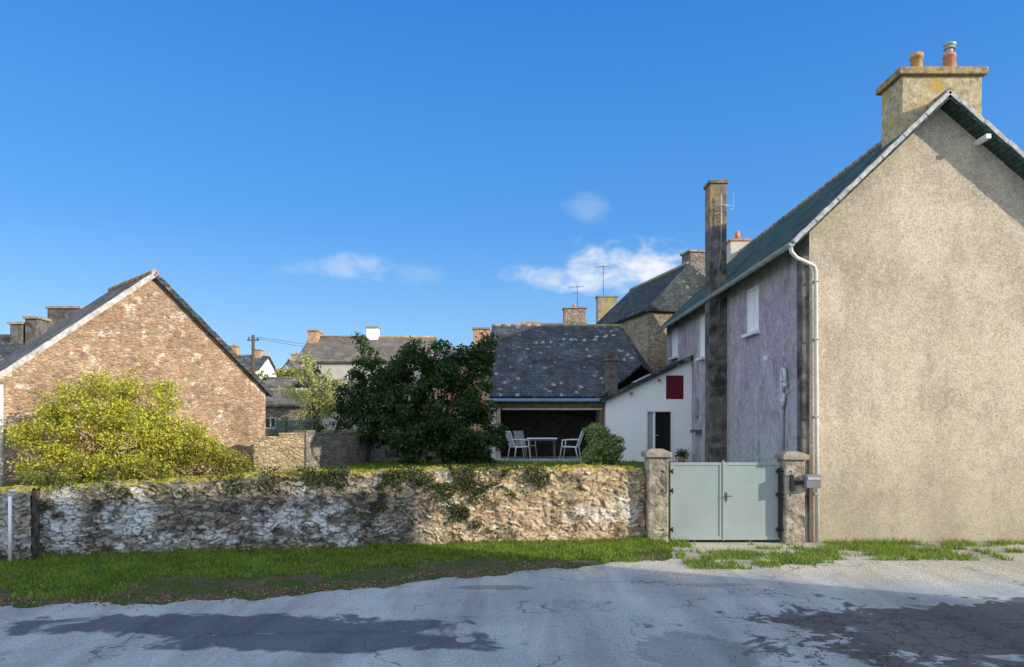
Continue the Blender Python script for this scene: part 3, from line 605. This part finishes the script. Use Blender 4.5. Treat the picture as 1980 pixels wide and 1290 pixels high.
mk("skylight",MB().slab([(4.3,26.2,zt(4.3)+.19),(4.9,26.2,zt(4.9)+.19),(4.9,26.9,zt(4.9)+.19),(4.3,26.9,zt(4.3)+.19)],.05),M_metal,lr)
pp=root("potted_plant",(5.72,24.9,1.2),"small potted plant with green leaves by the white wall","plant pot")
mk("pot",MB().tube([(5.72,24.9,1.18),(5.72,24.9,1.36)],[.09,.13],12),M_terra,pp)
leafmesh("foliage",np.array([5.72,24.9,1.47])+rng.normal(size=(350,3))*[.11,.11,.08],.07,L_dark,pp)

# ---------------------------------------------------------------- slate outbuilding with veranda
V=root("slate_outbuilding",(1.4,27.5,1.2),"low slate-roofed outbuilding with open shaded veranda","house")
mb=MB(); mb.slab([(-.80,25.95,3.47),(3.2,25.95,3.47),(4.75,27.2,4.69),(4.26,28.95,6.37),(-.80,28.95,6.37)],.12)
mb.slab([(4.26,28.95,6.37),(4.75,27.2,4.69),(5.9,29.5,4.2),(5.9,31.5,4.2)],.1)
mb.slab([(-.80,28.96,6.37),(4.26,28.96,6.37),(5.9,31.5,3.9),(-.80,31.5,3.9)],.12)
vr=mk("roof",mb,M_slate_dark,V)
mb=MB()
for k in range(13): mb.tube([(-.8+k*.39,28.95,6.35),(-.8+k*.39+.41,28.95,6.35)],[.07,.058],8)
mk("ridge_tile",mb,M_concrete,vr)
mk("chimney",MB().box(3.31,3.74,26.15,26.6,3.3,4.92).box(3.26,3.79,26.10,26.65,4.72,4.80).box(3.38,3.67,26.22,26.53,4.92,5.08),M_concrete_dark,vr,bevel=.02)
mk("chimney",MB().box(.35,1.1,29.3,29.7,5.6,6.55),M_brick,vr)
mk("eave_sheet",MB().slab([(-.85,25.55,3.30),(3.15,25.55,3.30),(3.15,26.1,3.42),(-.85,26.1,3.42)],.04),M_blueroof,vr)
mb=MB().box(-.72,3.2,30.9,31.1,.9,4.0).face([(-.72,26.0,.9),(-.72,31.0,.9),(-.72,31.0,4.3),(-.72,28.95,6.2),(-.72,26.0,3.3)]).face([(-.55,26.0,3.3),(-.55,28.95,6.2),(-.55,31.0,4.3),(-.55,31.0,.9),(-.55,26.0,.9)]).face([(-.72,26.0,.9),(-.72,26.0,3.3),(-.55,26.0,3.3),(-.55,26.0,.9)][::-1])
mk("side_wall",mb,M_white,V,label="whitewashed end wall")
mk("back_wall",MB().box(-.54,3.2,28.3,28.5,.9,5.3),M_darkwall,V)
mk("lintel_beam",MB().box(-.6,3.2,25.85,26.03,3.06,3.24),M_wood,V,bevel=.01); mk("batten",MB().box(-.35,3.15,25.80,25.84,2.98,3.05),M_woodpale,V)
mk("veranda_post",MB().box(-.53,-.40,25.86,26.0,1.2,3.06),M_woodpale,V); mk("veranda_post",MB().box(3.06,3.2,25.88,26.02,1.2,3.06),M_wood,V)
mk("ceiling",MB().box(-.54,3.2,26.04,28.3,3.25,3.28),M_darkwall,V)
mk("veranda_floor",MB().box(-.6,3.2,25.3,28.3,1.1,1.27),M_floor,V)
tb=root("garden_table",(1.05,26.1,1.27),"rectangular garden table with pale top under the veranda","table")
mk("table_top",MB().box(.52,1.58,25.75,26.45,1.96,2.01),M_tabletop,tb,bevel=.01)
mk("apron",MB().box(.58,1.52,25.8,26.4,1.90,1.958),M_steel,tb)
for x in (.6,1.46):
    for y in (25.82,26.34): mk("leg",MB().box(x,x+.05,y,y+.05,1.27,1.90),M_steel,tb)
def chair(loc,rot,label):
    c=root("garden_chair",loc,label,"chair",rot,group="garden chairs around the veranda table")
    mk("seat",MB().slab([(-.25,-.25,.44),(.25,-.25,.46),(.25,.25,.46),(-.25,.25,.44)],.035),M_fabric,c,local=True)
    mk("backrest",MB().slab([(-.26,-.24,.46),(-.26,.24,.46),(-.44,.22,.98),(-.44,-.22,.98)],.03),M_fabric,c,local=True)
    for sx,sy in ((.24,-.26),(.24,.26)): mk("leg",MB().tube([(sx+.08,sy,0),(sx,sy,.45),(sx-.02,sy,.66)],.018,8),M_fabric,c,local=True)
    for sx,sy in ((-.24,-.26),(-.24,.26)): mk("leg",MB().tube([(sx-.08,sy,0),(sx,sy,.45)],.018,8),M_fabric,c,local=True)
    for sy in (-.27,.27): mk("armrest",MB().tube([(.24,sy,.66),(0,sy,.68),(-.32,sy,.68)],.022,8),M_fabric,c,local=True)
    return c
c0=chair((.25,25.65,1.27),.45,"pale metal garden chair beside the veranda table")
def clone(c,loc,rot,label):
    n=c.copy(); COL.objects.link(n); n.location=loc; n.rotation_euler=(0,0,rot); n["label"]=label
    for ch_ in c.children:
        k=ch_.copy(); k.parent=n; COL.objects.link(k)
    return n
clone(c0,(2.02,25.65,1.27),math.pi-.3,"pale metal garden chair facing the veranda table")
clone(c0,(.50,26.9,1.27),-.9,"pale metal garden chair standing deeper inside the veranda")

# ---------------------------------------------------------------- generic houses
def house(name,label,loc,rot,Wd,Dp,eave,ridge,axis,mw,mr,chims=(),wins=(),base_=-.4,oh=.2,hip=0):
    r=root(name,loc,label,"house",rot); mb=MB()
    if axis=='x':
        mb.panel((0,0,base_),(1,0,0),Wd,eave-base_,[(a,b,c-base_,d-base_) for a,b,c,d in wins],.14)
        mb.face([(0,Dp,base_),(0,Dp,eave),(Wd,Dp,eave),(Wd,Dp,base_)])
        for x in (0,Wd): mb.face([(x,0,base_),(x,0,eave),(x,Dp/2,ridge),(x,Dp,eave),(x,Dp,base_)])
        m=(ridge-eave)/(Dp/2); e=eave-m*oh+.1
        rb=MB().slab([(-oh,-oh,e),(Wd+oh,-oh,e),(Wd+oh,Dp/2,ridge+.1),(-oh,Dp/2,ridge+.1)],.1).slab([(-oh,Dp/2,ridge+.1),(Wd+oh,Dp/2,ridge+.1),(Wd+oh,Dp+oh,e),(-oh,Dp+oh,e)],.1)
        rt=MB().tube([(-oh,Dp/2,ridge+.1),(Wd+oh,Dp/2,ridge+.1)],.09,8)
    else:
        mb.panel((0,0,base_),(1,0,0),Wd,eave-base_,[(a,b,c-base_,d-base_) for a,b,c,d in wins],.14)
        if not hip: mb.face([(0,0,eave),(Wd,0,eave),(Wd/2,0,ridge)])
        mb.face([(0,Dp,base_),(0,Dp,eave),(Wd/2,Dp,ridge),(Wd,Dp,eave),(Wd,Dp,base_)])
        for x in (0,Wd): mb.face([(x,0,base_),(x,0,eave),(x,Dp,eave),(x,Dp,base_)])
        m=(ridge-eave)/(Wd/2); e=eave-m*oh+.1; yf=hip if hip else -oh
        rb=MB().slab([(-oh,-oh,e),(Wd/2,yf,ridge+.1),(Wd/2,Dp+oh,ridge+.1),(-oh,Dp+oh,e)],.1).slab([(Wd/2,yf,ridge+.1),(Wd+oh,-oh,e),(Wd+oh,Dp+oh,e),(Wd/2,Dp+oh,ridge+.1)],.1)
        if hip: rb.slab([(-oh,-oh,e),(Wd+oh,-oh,e),(Wd/2,yf,ridge+.1)],.1)
        rt=MB().tube([(Wd/2,yf,ridge+.1),(Wd/2,Dp+oh,ridge+.1)],.09,8)
    mk("wall",mb,mw,r,local=True); rf=mk("roof",rb,mr,r,local=True); mk("ridge_tile",rt,M_concrete,rf,local=True)
    for a,b,c,d in wins:
        w=mk("window",MB().box(a+.06,b-.06,.11,.13,c+.06,d-.06),M_glass,r,local=True)
        mk("frame",MB().box(a+.002,a+.06,.06,.14,c,d).box(b-.06,b-.002,.06,.14,c,d).box(a+.061,b-.061,.06,.14,c+.002,c+.06).box(a+.061,b-.061,.06,.14,d-.06,d-.002).box((a+b)/2-.025,(a+b)/2+.025,.07,.105,c+.062,d-.062),M_whitepaint,w,local=True)
    for (x0,x1,y0,y1,z0,z1,mm,pots) in chims:
        c=mk("chimney",MB().box(x0,x1,y0,y1,z0,z1),mm,rf,local=True,bevel=.02); mk("chimney_cap",MB().box(x0-.06,x1+.06,y0-.06,y1+.06,z1+.002,z1+.09),M_concrete,c,local=True)
        for k in range(pots):
            x=x0+(x1-x0)*(k+1)/(pots+1); y=(y0+y1)/2; mk("chimney_pot",MB().tube([(x,y,z1+.09),(x,y,z1+.36)],[.11,.085],10),M_terra,c,local=True)
    return r
house("stone_house","old rubble stone house with dark slate roof and stone chimney",(5.78,31.5,0),math.radians(13.2),4.6,7.3,7.40,9.55,'y',M_stone,M_slate_far,[(2.35,3.3,.75,1.6,7.6,10.15,M_stonegrey,0)],hip=.8)
g45=math.radians(45); C=root("red_stone_cottage",(-9.21,19.0,1.1),"reddish rubble stone cottage gable with pale verge and slate roof","house",g45)
wl,wr,Lr=-5.2,3.05,3.4; az=5.12; ml,mr=.83,.92
mb=MB(); mb.face([(wl,0,-.3),(wr,0,-.3),(wr,0,az-mr*wr),(0,0,az),(wl,0,az+ml*wl)]); mb.face([(wr,0,-.3),(wr,Lr,-.3),(wr,Lr,az-mr*wr),(wr,0,az-mr*wr)]); mb.face([(wl,Lr,-.3),(wl,0,-.3),(wl,0,az+ml*wl),(wl,Lr,az+ml*wl)]); mb.face([(wr,Lr,-.3),(wl,Lr,-.3),(wl,Lr,az+ml*wl),(0,Lr,az),(wr,Lr,az-mr*wr)])
mk("wall",mb,M_redstone,C,local=True)
o=.12; rb=MB().slab([(wl-.2,-o,az+.12+ml*(wl-.2)),(0,-o,az+.12),(0,Lr+o,az+.12),(wl-.2,Lr+o,az+.12+ml*(wl-.2))],.1).slab([(0,-o,az+.12),(wr+.2,-o,az+.12-mr*(wr+.2)),(wr+.2,Lr+o,az+.12-mr*(wr+.2)),(0,Lr+o,az+.12)],.1)
cr_=mk("roof",rb,M_slate_brown,C,local=True)
mb=MB()
def verge2(mb,x0,z0,x1,z1,y,mi=0):
    n=max(2,int(math.hypot(x1-x0,z1-z0)/.28))
    for k in range(n):
        a,b=k/n,(k+1)/n+.01; o_=.01*(k%2)
        ax,az_,bx,bz=x0+(x1-x0)*a,z0+(z1-z0)*a,x0+(x1-x0)*b,z0+(z1-z0)*b
        mb.slab([(ax,y-.02-o_,az_+.02+o_),(bx,y-.02-o_,bz+.015),(bx,y+.12,bz+.015),(ax,y+.12,az_+.02+o_)],.12,mi)
verge2(mb,-.02,az+.12,wl-.2,az+.12+ml*(wl-.2),-o); verge2(mb,.02,az+.12,wr+.2,az+.12-mr*(wr+.2),-o,1)
mk("verge_trim",mb,[M_trim,M_slate_dark],cr_,local=True)
mb=MB()
for k in range(8): mb.tube([(0,-o+k*.44,az+.13),(0,-o+k*.44+.46,az+.13)],[.09,.075],8)
mk("ridge_tile",mb,M_concrete,cr_,local=True)
dp=root("zinc_downpipe",(-10.9,15.8,1.1),"pale downpipe at the corner of the stone cottage","pipe"); mk("pipe",MB().tube([(-10.95,15.85,.9),(-10.95,15.85,3.3)],.045,10),M_pvcwhite,dp); mk("clip",MB().box(-11.0,-10.9,15.83,15.95,2.4,2.43),M_metal,dp)
house("slate_roofed_house","slate-roofed house with broad chimneys behind the cottage",(-27,24.5,0),0,11.2,6,3.4,5.65,'x',M_cream,M_slate_dark,[(8.6,9.05,2.6,3.3,4.8,6.15,M_concrete_dark,0),(9.15,9.6,2.6,3.3,4.8,6.35,M_concrete_dark,0)],[(9,10,1.4,2.6)])
house("grey_gabled_house","small grey house with wide concrete chimney",(-19,27.2,0),0,4,5,4.1,5.7,'x',M_white,M_slate_grey,[(.9,2.15,1.6,2.4,4.7,7.0,M_concrete_dark,0)],[])
house("cream_house","long cream rendered house with slate roof and brick chimney",(-12.1,42,0),0,7.3,6,6.1,7.75,'x',M_cream,M_slate_brown,[(-.1,.45,2.2,3.6,6.6,8.1,M_brick,0),(3.3,4.0,2.6,3.3,7.2,8.35,M_white,0)],[(5.6,6.4,4.2,5.2)])
house("brick_house","orange brick house with tall chimney behind the tree",(-4.0,38,0),0,3.1,5,5.6,6.5,'x',M_brick,M_slate_brown,[(2.0,2.8,.3,1.1,5.8,7.45,M_brick,0)],[])
house("white_garden_shed","low white shed behind the garden trees",(-7.2,34,1.0),0,2.2,3,1.6,2.3,'x',M_white,M_slate_grey,(),[(.5,1.3,.7,1.4)])
house("terraced_house","slate-roofed terraced house with broad brick chimneys",(1.2,45,0),0,6.2,5,7.4,8.85,'x',M_cream,M_slate_dark,[(2.1,3.5,1.9,2.8,8,9.9,M_stone,1),(4.3,5.6,2.6,3.4,8,10.75,M_concrete,0)],[])
house("hillside_house","distant small white house with slate roof",(-24.3,60,0),0,3.6,5,7.0,8.3,'x',M_white,M_slate_dark,[(.5,1.2,2,2.8,8,9.1,M_brick,1),(2.7,3.2,2,2.8,8,8.8,M_brick,0)],[(1.4,2.2,5,6.2)])
house("hillside_house","distant gabled house with pale walls",(-21.5,66,0),0,3.2,5,6.2,8.3,'y',M_cream,M_slate_grey,[(1.2,2.0,2,2.8,7.5,9.0,M_brick,1)],[])
house("brown_roofed_house","distant house with reddish brown roof",(-21.5,72,0),0,4.5,5,5.8,7.4,'x',M_stone,M_slate_brown,(),[])
house("stone_shed","low rubble stone shed with slate roof",(-11.3,31,0),0,2.6,3,3.3,3.9,'x',M_stonegrey,M_slate_grey,(),[(.9,1.4,2.3,2.8)])
house("stone_barn","stone barn with grey slate roof",(-16.5,48,0),0,6.4,5,4.4,5.6,'x',M_stone,M_slate_grey,(),[(2,2.8,2.8,3.8),(4.2,5,2.8,3.8)])
# house across the street, behind the photographer: throws the long shadow over the road
bh=root("street_house",(9.35,1.3,0),"tall rendered town house across the street","house",math.atan2(.19,.98))
LW=11.1; mb=MB(); wn=[(x,x+1,z,z+1.5) for x in (1.2,4.0,6.8,9.2) for z in (1.4,5.0)]
mb.panel((LW,0,-.3),(-1,0,0),LW,9.7,[(LW-b,LW-a,c,d) for a,b,c,d in wn],.15,(0,1,0))
mb.face([(0,-7,-.3),(LW,-7,-.3),(LW,-7,9.4),(0,-7,9.4)]); mb.face([(0,0,-.3),(0,-7,-.3),(0,-7,9.4),(0,0,9.4)]); mb.face([(LW,0,-.3),(LW,-7,-.3),(LW,-7,9.4),(LW,0,9.4)])
mk("wall",mb,M_cream,bh,local=True)
hr=MB(); e=9.42; a=[(-.05,.05,e),(LW+.05,.05,e),(LW+.05,-7.05,e),(-.05,-7.05,e)]; t=[(2.5,-3.5,10.8),(LW-2.5,-3.5,10.8)]
hr.face([a[0],a[1],t[1],t[0]]).face([a[1],a[2],t[1]]).face([a[2],a[3],t[0],t[1]]).face([a[3],a[0],t[0]]).face(a)
mk("roof",hr,M_slate_dark,bh,local=True)
for a_,b_,c_,d_ in wn: mk("window",MB().box(a_+.02,b_-.02,-.14,-.1,c_-.28,d_-.32),M_glass,bh,local=True)

# ---------------------------------------------------------------- garden walls, trellis, pole, antennas
def plainwall(name,label,pts,th,z0,z1,mat,capm):
    r=root(name,(pts[0][0],pts[0][1],z0),label,"wall"); mb=MB(); cb=MB()
    for a,b in zip(pts,pts[1:]):
        a=Vector((*a,0));b=Vector((*b,0));t=(b-a).normalized();n=Vector((t.y,-t.x,0)); L=(b-a).length; k=max(2,int(L/.5))
        for i in range(k):
            p=a+t*(L*i/k);q_=a+t*(L*(i+1)/k); h1=z1+.05*math.sin(i*1.7+p.x*3)
            A=[p,q_,q_-n*th,p-n*th]; mb.slab([(v.x,v.y,h1) for v in A],h1-z0)
            A=[p+n*.02,q_+n*.02,q_-n*(th+.02),p-n*(th+.02)]; cb.slab([(v.x,v.y,h1+.05) for v in A],.046)
    mk("wall_body",mb,mat,r); mk("coping",cb,capm,r)
M_mosscap=simple("mossy_coping",(.16,.17,.08),.5,6,.95,.1,0,(.26,.24,.14),.7,.02,20)
plainwall("garden_side_wall","yellowish rubble garden wall joined to the cottage",[(-6.95,19.9),(-5.72,20.35)],.35,1.0,2.13,M_stone_yellow,M_stone_yellow)
plainwall("garden_back_wall","shaded rubble garden wall running behind the trees",[(-5.68,20.4),(-4.0,27.6),(-.9,28.2)],.35,1.0,2.20,M_stonegrey,M_mosscap)
tr=root("garden_trellis",(-7.4,24,1.15),"low green diamond trellis fence behind the garden wall","fence")
mb=MB(); x0,x1,z0,z1=-8.2,-6.5,1.95,2.56
for k in range(-6,26):
    for s_ in (1,-1):
        xa=x0+k*.1; xb=xa+s_*(z1-z0); lo,hi=(xa,xb)
        if min(lo,hi)<x0 or max(lo,hi)>x1: continue
        mb.tube([(xa,24+.012*s_,z0),(xb,24+.012*s_,z1)],.011,4)
mk("lattice",mb,M_greenpaint,tr); mk("rail",MB().box(x0,x1,23.96,24.04,z1,z1+.04).box(x0,x1,23.96,24.04,z0-.04,z0),M_greenpaint,tr)
for x in (x0,-7.35,x1): mk("stake",MB().box(x-.03,x+.03,24.05,24.11,1.1,2.68),M_wood,tr)
up=root("utility_pole",(-17.5,50,1.2),"wooden utility pole with insulators and wires","utility pole")
mk("pole",MB().tube([(-17.5,50,0),(-17.5,50,8.6)],[.14,.10],8),M_bark,up); mb=MB().box(-17.9,-17.1,49.96,50.04,8.2,8.28)
for x in (-17.8,-17.5,-17.2): mb.tube([(x,50,8.28),(x,50,8.45)],.05,8)
mk("crossarm",mb,M_steel,up); mb=MB()
for k,x in enumerate((-17.8,-17.2)): mb.tube([(x,50,8.45),(x+3.2,49.6,7.85+.1*k),(x+6.4,49.3,7.5+.1*k)],.012,4)
mk("wire",mb,M_steel,up)
def antenna(loc,h,label):
    r=root("tv_antenna",loc,label,"antenna"); x,y,z=loc
    mk("mast",MB().tube([(x,y,z),(x,y,z+h)],.025,6),M_steel,r); mb=MB().tube([(x-.5,y,z+h-.1),(x+.4,y,z+h-.02)],.015,5)
    for k in range(7): u=x-.5+k*.15; mb.tube([(u,y-.25,z+h-.1+k*.012-.12),(u,y+.25,z+h-.1+k*.012+.12)],.01,4)
    mb.tube([(x-.3,y,z+h-.5),(x+.3,y,z+h-.45)],.012,5); mk("boom",mb,M_steel,r)
antenna((4.15,47,9.9),1.45,"thin television antenna mast on a brick chimney"); antenna((5.9,47.8,10.7),2.1,"tall television antenna mast on a grey chimney")
cv=root("valve_cover",(-.52,8.3,.004),"small round pale access cover set in the asphalt","cover")
mk("cover",MB().tube([(-.52,8.3,.003),(-.52,8.3,.012)],.11,24),simple("worn_iron",(.30,.29,.28),.3,20,.6,.4),cv); mk("rim",MB().tube([(-.52,8.3,.002),(-.52,8.3,.009)],.13,24),M_steel,cv)

# ---------------------------------------------------------------- trees and shrubs
plant("leafy_tree","dense dark green broadleaf tree in the garden","tree",(-2.1,23.2,1.15),[(-2.3,23.2,3.2,1.4,1.0,1.2),(-1.7,23.2,4.3,1.05,.8,.85),(-3.0,23.3,4.5,.75,.6,.8),(-1.5,23.2,2.1,1.3,.9,.8),(-.95,23.2,4.6,.4,.4,.7),(-2.8,23.1,2.1,1.3,.9,.7),(-1.05,23.2,3.4,.5,.5,.9),(-3.6,23.4,2.9,.7,.6,1.0),(-3.6,23.4,3.9,.5,.5,.6)],260,215,.115,L_dark,(.2,.42),.11,20,twigs=60,twl=.28)
plant("slender_tree","slender garden tree with wispy upper shoots","tree",(-4.7,24.3,1.15),[(-4.9,24.3,3.2,.85,.6,.75),(-4.7,24.3,4.1,.6,.5,.7),(-5.0,24.3,4.9,.28,.3,.5),(-4.1,24.2,3.8,.55,.5,.5),(-5.3,24.3,2.6,.55,.5,.5),(-4.0,24.2,2.7,.7,.5,.8),(-4.7,24.2,2.1,.7,.5,.4)],125,120,.11,L_dark,(.14,.34),.06,12,twigs=50,twl=.3)
plant("pale_tree","pale yellow-green feathery tree beyond the trellis","tree",(-8.0,29.5,1.2),[(-8.1,29.5,3.9,.85,.6,.9),(-7.7,29.5,3.1,.9,.6,.6),(-8.2,29.5,4.8,.35,.4,.5),(-7.2,29.5,3.6,.6,.5,.8)],80,90,.11,L_pale,(.18,.4),.06,14,twigs=30)
plant("yellow_bush","large sunlit yellow-green bush against the cottage","bush",(-8.5,15.7,1.1),[(-8.3,15.6,2.0,1.4,.7,.85),(-8.9,15.8,2.9,1.0,.6,.65),(-7.1,15.8,1.9,.8,.5,.65),(-9.8,15.6,2.1,.6,.5,.7),(-7.9,15.9,2.95,.85,.5,.6),(-8.5,15.3,1.5,1.7,.4,.4)],320,220,.062,L_yellow,(.16,.36),.04,8,"stem",twigs=130,twl=.5)
plant("low_bush","low olive green bush tapering along the wall","bush",(-6.3,15.6,1.1),[(-6.4,15.7,1.7,.7,.45,.45),(-5.9,15.8,1.5,.5,.35,.3),(-7.4,15.0,1.35,1.1,.35,.3),(-9.0,14.9,1.4,.8,.3,.3)],100,130,.062,L_fern,(.12,.26),.03,6,"stem",twigs=50)
plant("variegated_shrub","upright variegated shrub by the veranda","bush",(2.7,22,1.15),[(2.68,22,1.65,.50,.36,.5),(2.6,22,2.1,.40,.30,.40),(2.9,22,1.7,.38,.3,.5),(2.45,22,1.5,.3,.3,.4)],170,130,.075,L_varieg,(.12,.2),.04,6,"stem",twigs=25,twl=.2)
plant("dark_shrub","dark round shrub at the foot of the tree","bush",(-.6,24,1.15),[(-.7,24,1.7,.75,.5,.55),(-1.6,23.6,1.5,.8,.5,.4),(-3.2,23.5,1.5,.8,.5,.4)],50,110,.1,L_dark,(.15,.3),.04,8,"stem")
plant("garden_shrub","rounded green shrub behind the trellis","bush",(-6.4,25.5,1.15),[(-6.5,25.5,2.0,.8,.5,.55),(-5.6,25.5,1.9,.5,.4,.5)],40,100,.09,L_ivy,(.15,.3),.04,8,"stem")
plant("distant_tree","distant green tree between the houses","tree",(-16.6,55,1.2),[(-16.8,55,5.6,1.3,1.2,1.1),(-15.3,55,5.2,.9,1,.9),(-18.2,55,5.2,1,1,1)],50,90,.3,L_fern,(.4,.8),.15,8)
plant("distant_tree","distant olive tree in front of the cream house","tree",(-9.5,38,1.2),[(-10.3,38,4.2,1.1,.8,1.1),(-8.3,38,4.0,1.3,.8,1.1),(-6.6,38,3.9,1.1,.8,1.0)],70,90,.2,L_ivy,(.3,.6),.12,10)

# ---------------------------------------------------------------- world, sun, camera
sv=Vector((1,-.5,.377)).normalized(); el=math.asin(sv.z); az_=math.atan2(sv.x,sv.y)
w=bpy.data.worlds.new("World"); S.world=w; w.use_nodes=True; nt=w.node_tree; bg=nt.nodes['Background']
sky=nt.nodes.new('ShaderNodeTexSky'); sky.sky_type='NISHITA'; sky.sun_disc=False; sky.sun_elevation=el; sky.sun_rotation=az_; sky.air_density=1.0; sky.dust_density=.3; sky.ozone_density=2.5
tc=nt.nodes.new('ShaderNodeTexCoord'); xyz=sep(nt,tc.outputs['Generated'])
K=1/.15
grad=ramp(nt,xyz[2],[(0,(.38,.62,.92)),(.10,(.21,.47,.88)),(.25,(.075,.32,.82)),(.5,(.03,.22,.74)),(1,(.05,.25,.75))])
g2=mix(nt,1,grad,(K,K,K),'MULTIPLY')
hs=nt.nodes.new('ShaderNodeHueSaturation'); hs.inputs['Saturation'].default_value=1.2; hs.inputs['Value'].default_value=1.6; nt.links.new(sky.outputs[0],hs.inputs['Color'])
skyc=mix(nt,.78,hs.outputs[0],g2)
# added sky glow as fill light, behind the photographer and to the open side
sky_fill=math_(nt,'MAXIMUM',maprange(nt,xyz[1],.58,-.1,0,1,True),maprange(nt,xyz[0],-.60,-.9,0,1,True))
skyc=mix(nt,math_(nt,'MULTIPLY',sky_fill,.85),skyc,(1.0*K,1.14*K,1.36*K))
yy=math_(nt,'MAXIMUM',xyz[1],.05); u=math_(nt,'DIVIDE',xyz[0],yy); v=math_(nt,'DIVIDE',xyz[2],yy)
cb=nt.nodes.new('ShaderNodeCombineXYZ'); nt.links.new(u,cb.inputs[0]); nt.links.new(math_(nt,'MULTIPLY',v,1.6),cb.inputs[1])
nz=math_(nt,'MULTIPLY',math_(nt,'SUBTRACT',noise(nt,cb.outputs[0],16,4,.65,.2),.5),4.6)
tot=None
for cu,cv_,ru,rv,s_ in [(.17,.212,.085,.040,1.0),(.13,.205,.10,.03,.95),(.06,.203,.06,.018,.6),(-.21,.216,.06,.022,.32),(-.13,.205,.04,.014,.13),(-.28,.214,.04,.012,.15),(.105,.297,.035,.02,.16)]:
    a=math_(nt,'DIVIDE',math_(nt,'SUBTRACT',u,cu),ru); b=math_(nt,'DIVIDE',math_(nt,'SUBTRACT',v,cv_),rv)
    r2=math_(nt,'ADD',math_(nt,'ADD',math_(nt,'MULTIPLY',a,a),math_(nt,'MULTIPLY',b,b)),nz)
    mm_=maprange(nt,r2,1.3,-.9,0,s_,True)
    tot=mm_ if tot is None else math_(nt,'MAXIMUM',tot,mm_)
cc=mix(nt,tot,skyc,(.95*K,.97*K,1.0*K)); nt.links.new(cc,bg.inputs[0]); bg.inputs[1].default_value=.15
sl=bpy.data.lights.new("sun",'SUN'); sl.energy=5; sl.angle=math.radians(.5); sl.color=(1,.90,.74); so=bpy.data.objects.new("sun",sl); COL.objects.link(so)
so.rotation_euler=sv.to_track_quat('Z','Y').to_euler(); so.location=(20,-10,15)
cam=bpy.data.cameras.new("camera"); co=bpy.data.objects.new("camera",cam); COL.objects.link(co); co.location=(0,0,2.4); co.rotation_euler=(math.pi/2,0,0)
cam.sensor_width=36; cam.lens=26.0; cam.shift_y=180/1980; cam.clip_end=3000; cam.clip_start=.1; S.camera=co
S.view_settings.view_transform='Standard'; S.view_settings.look='None'; S.view_settings.exposure=0
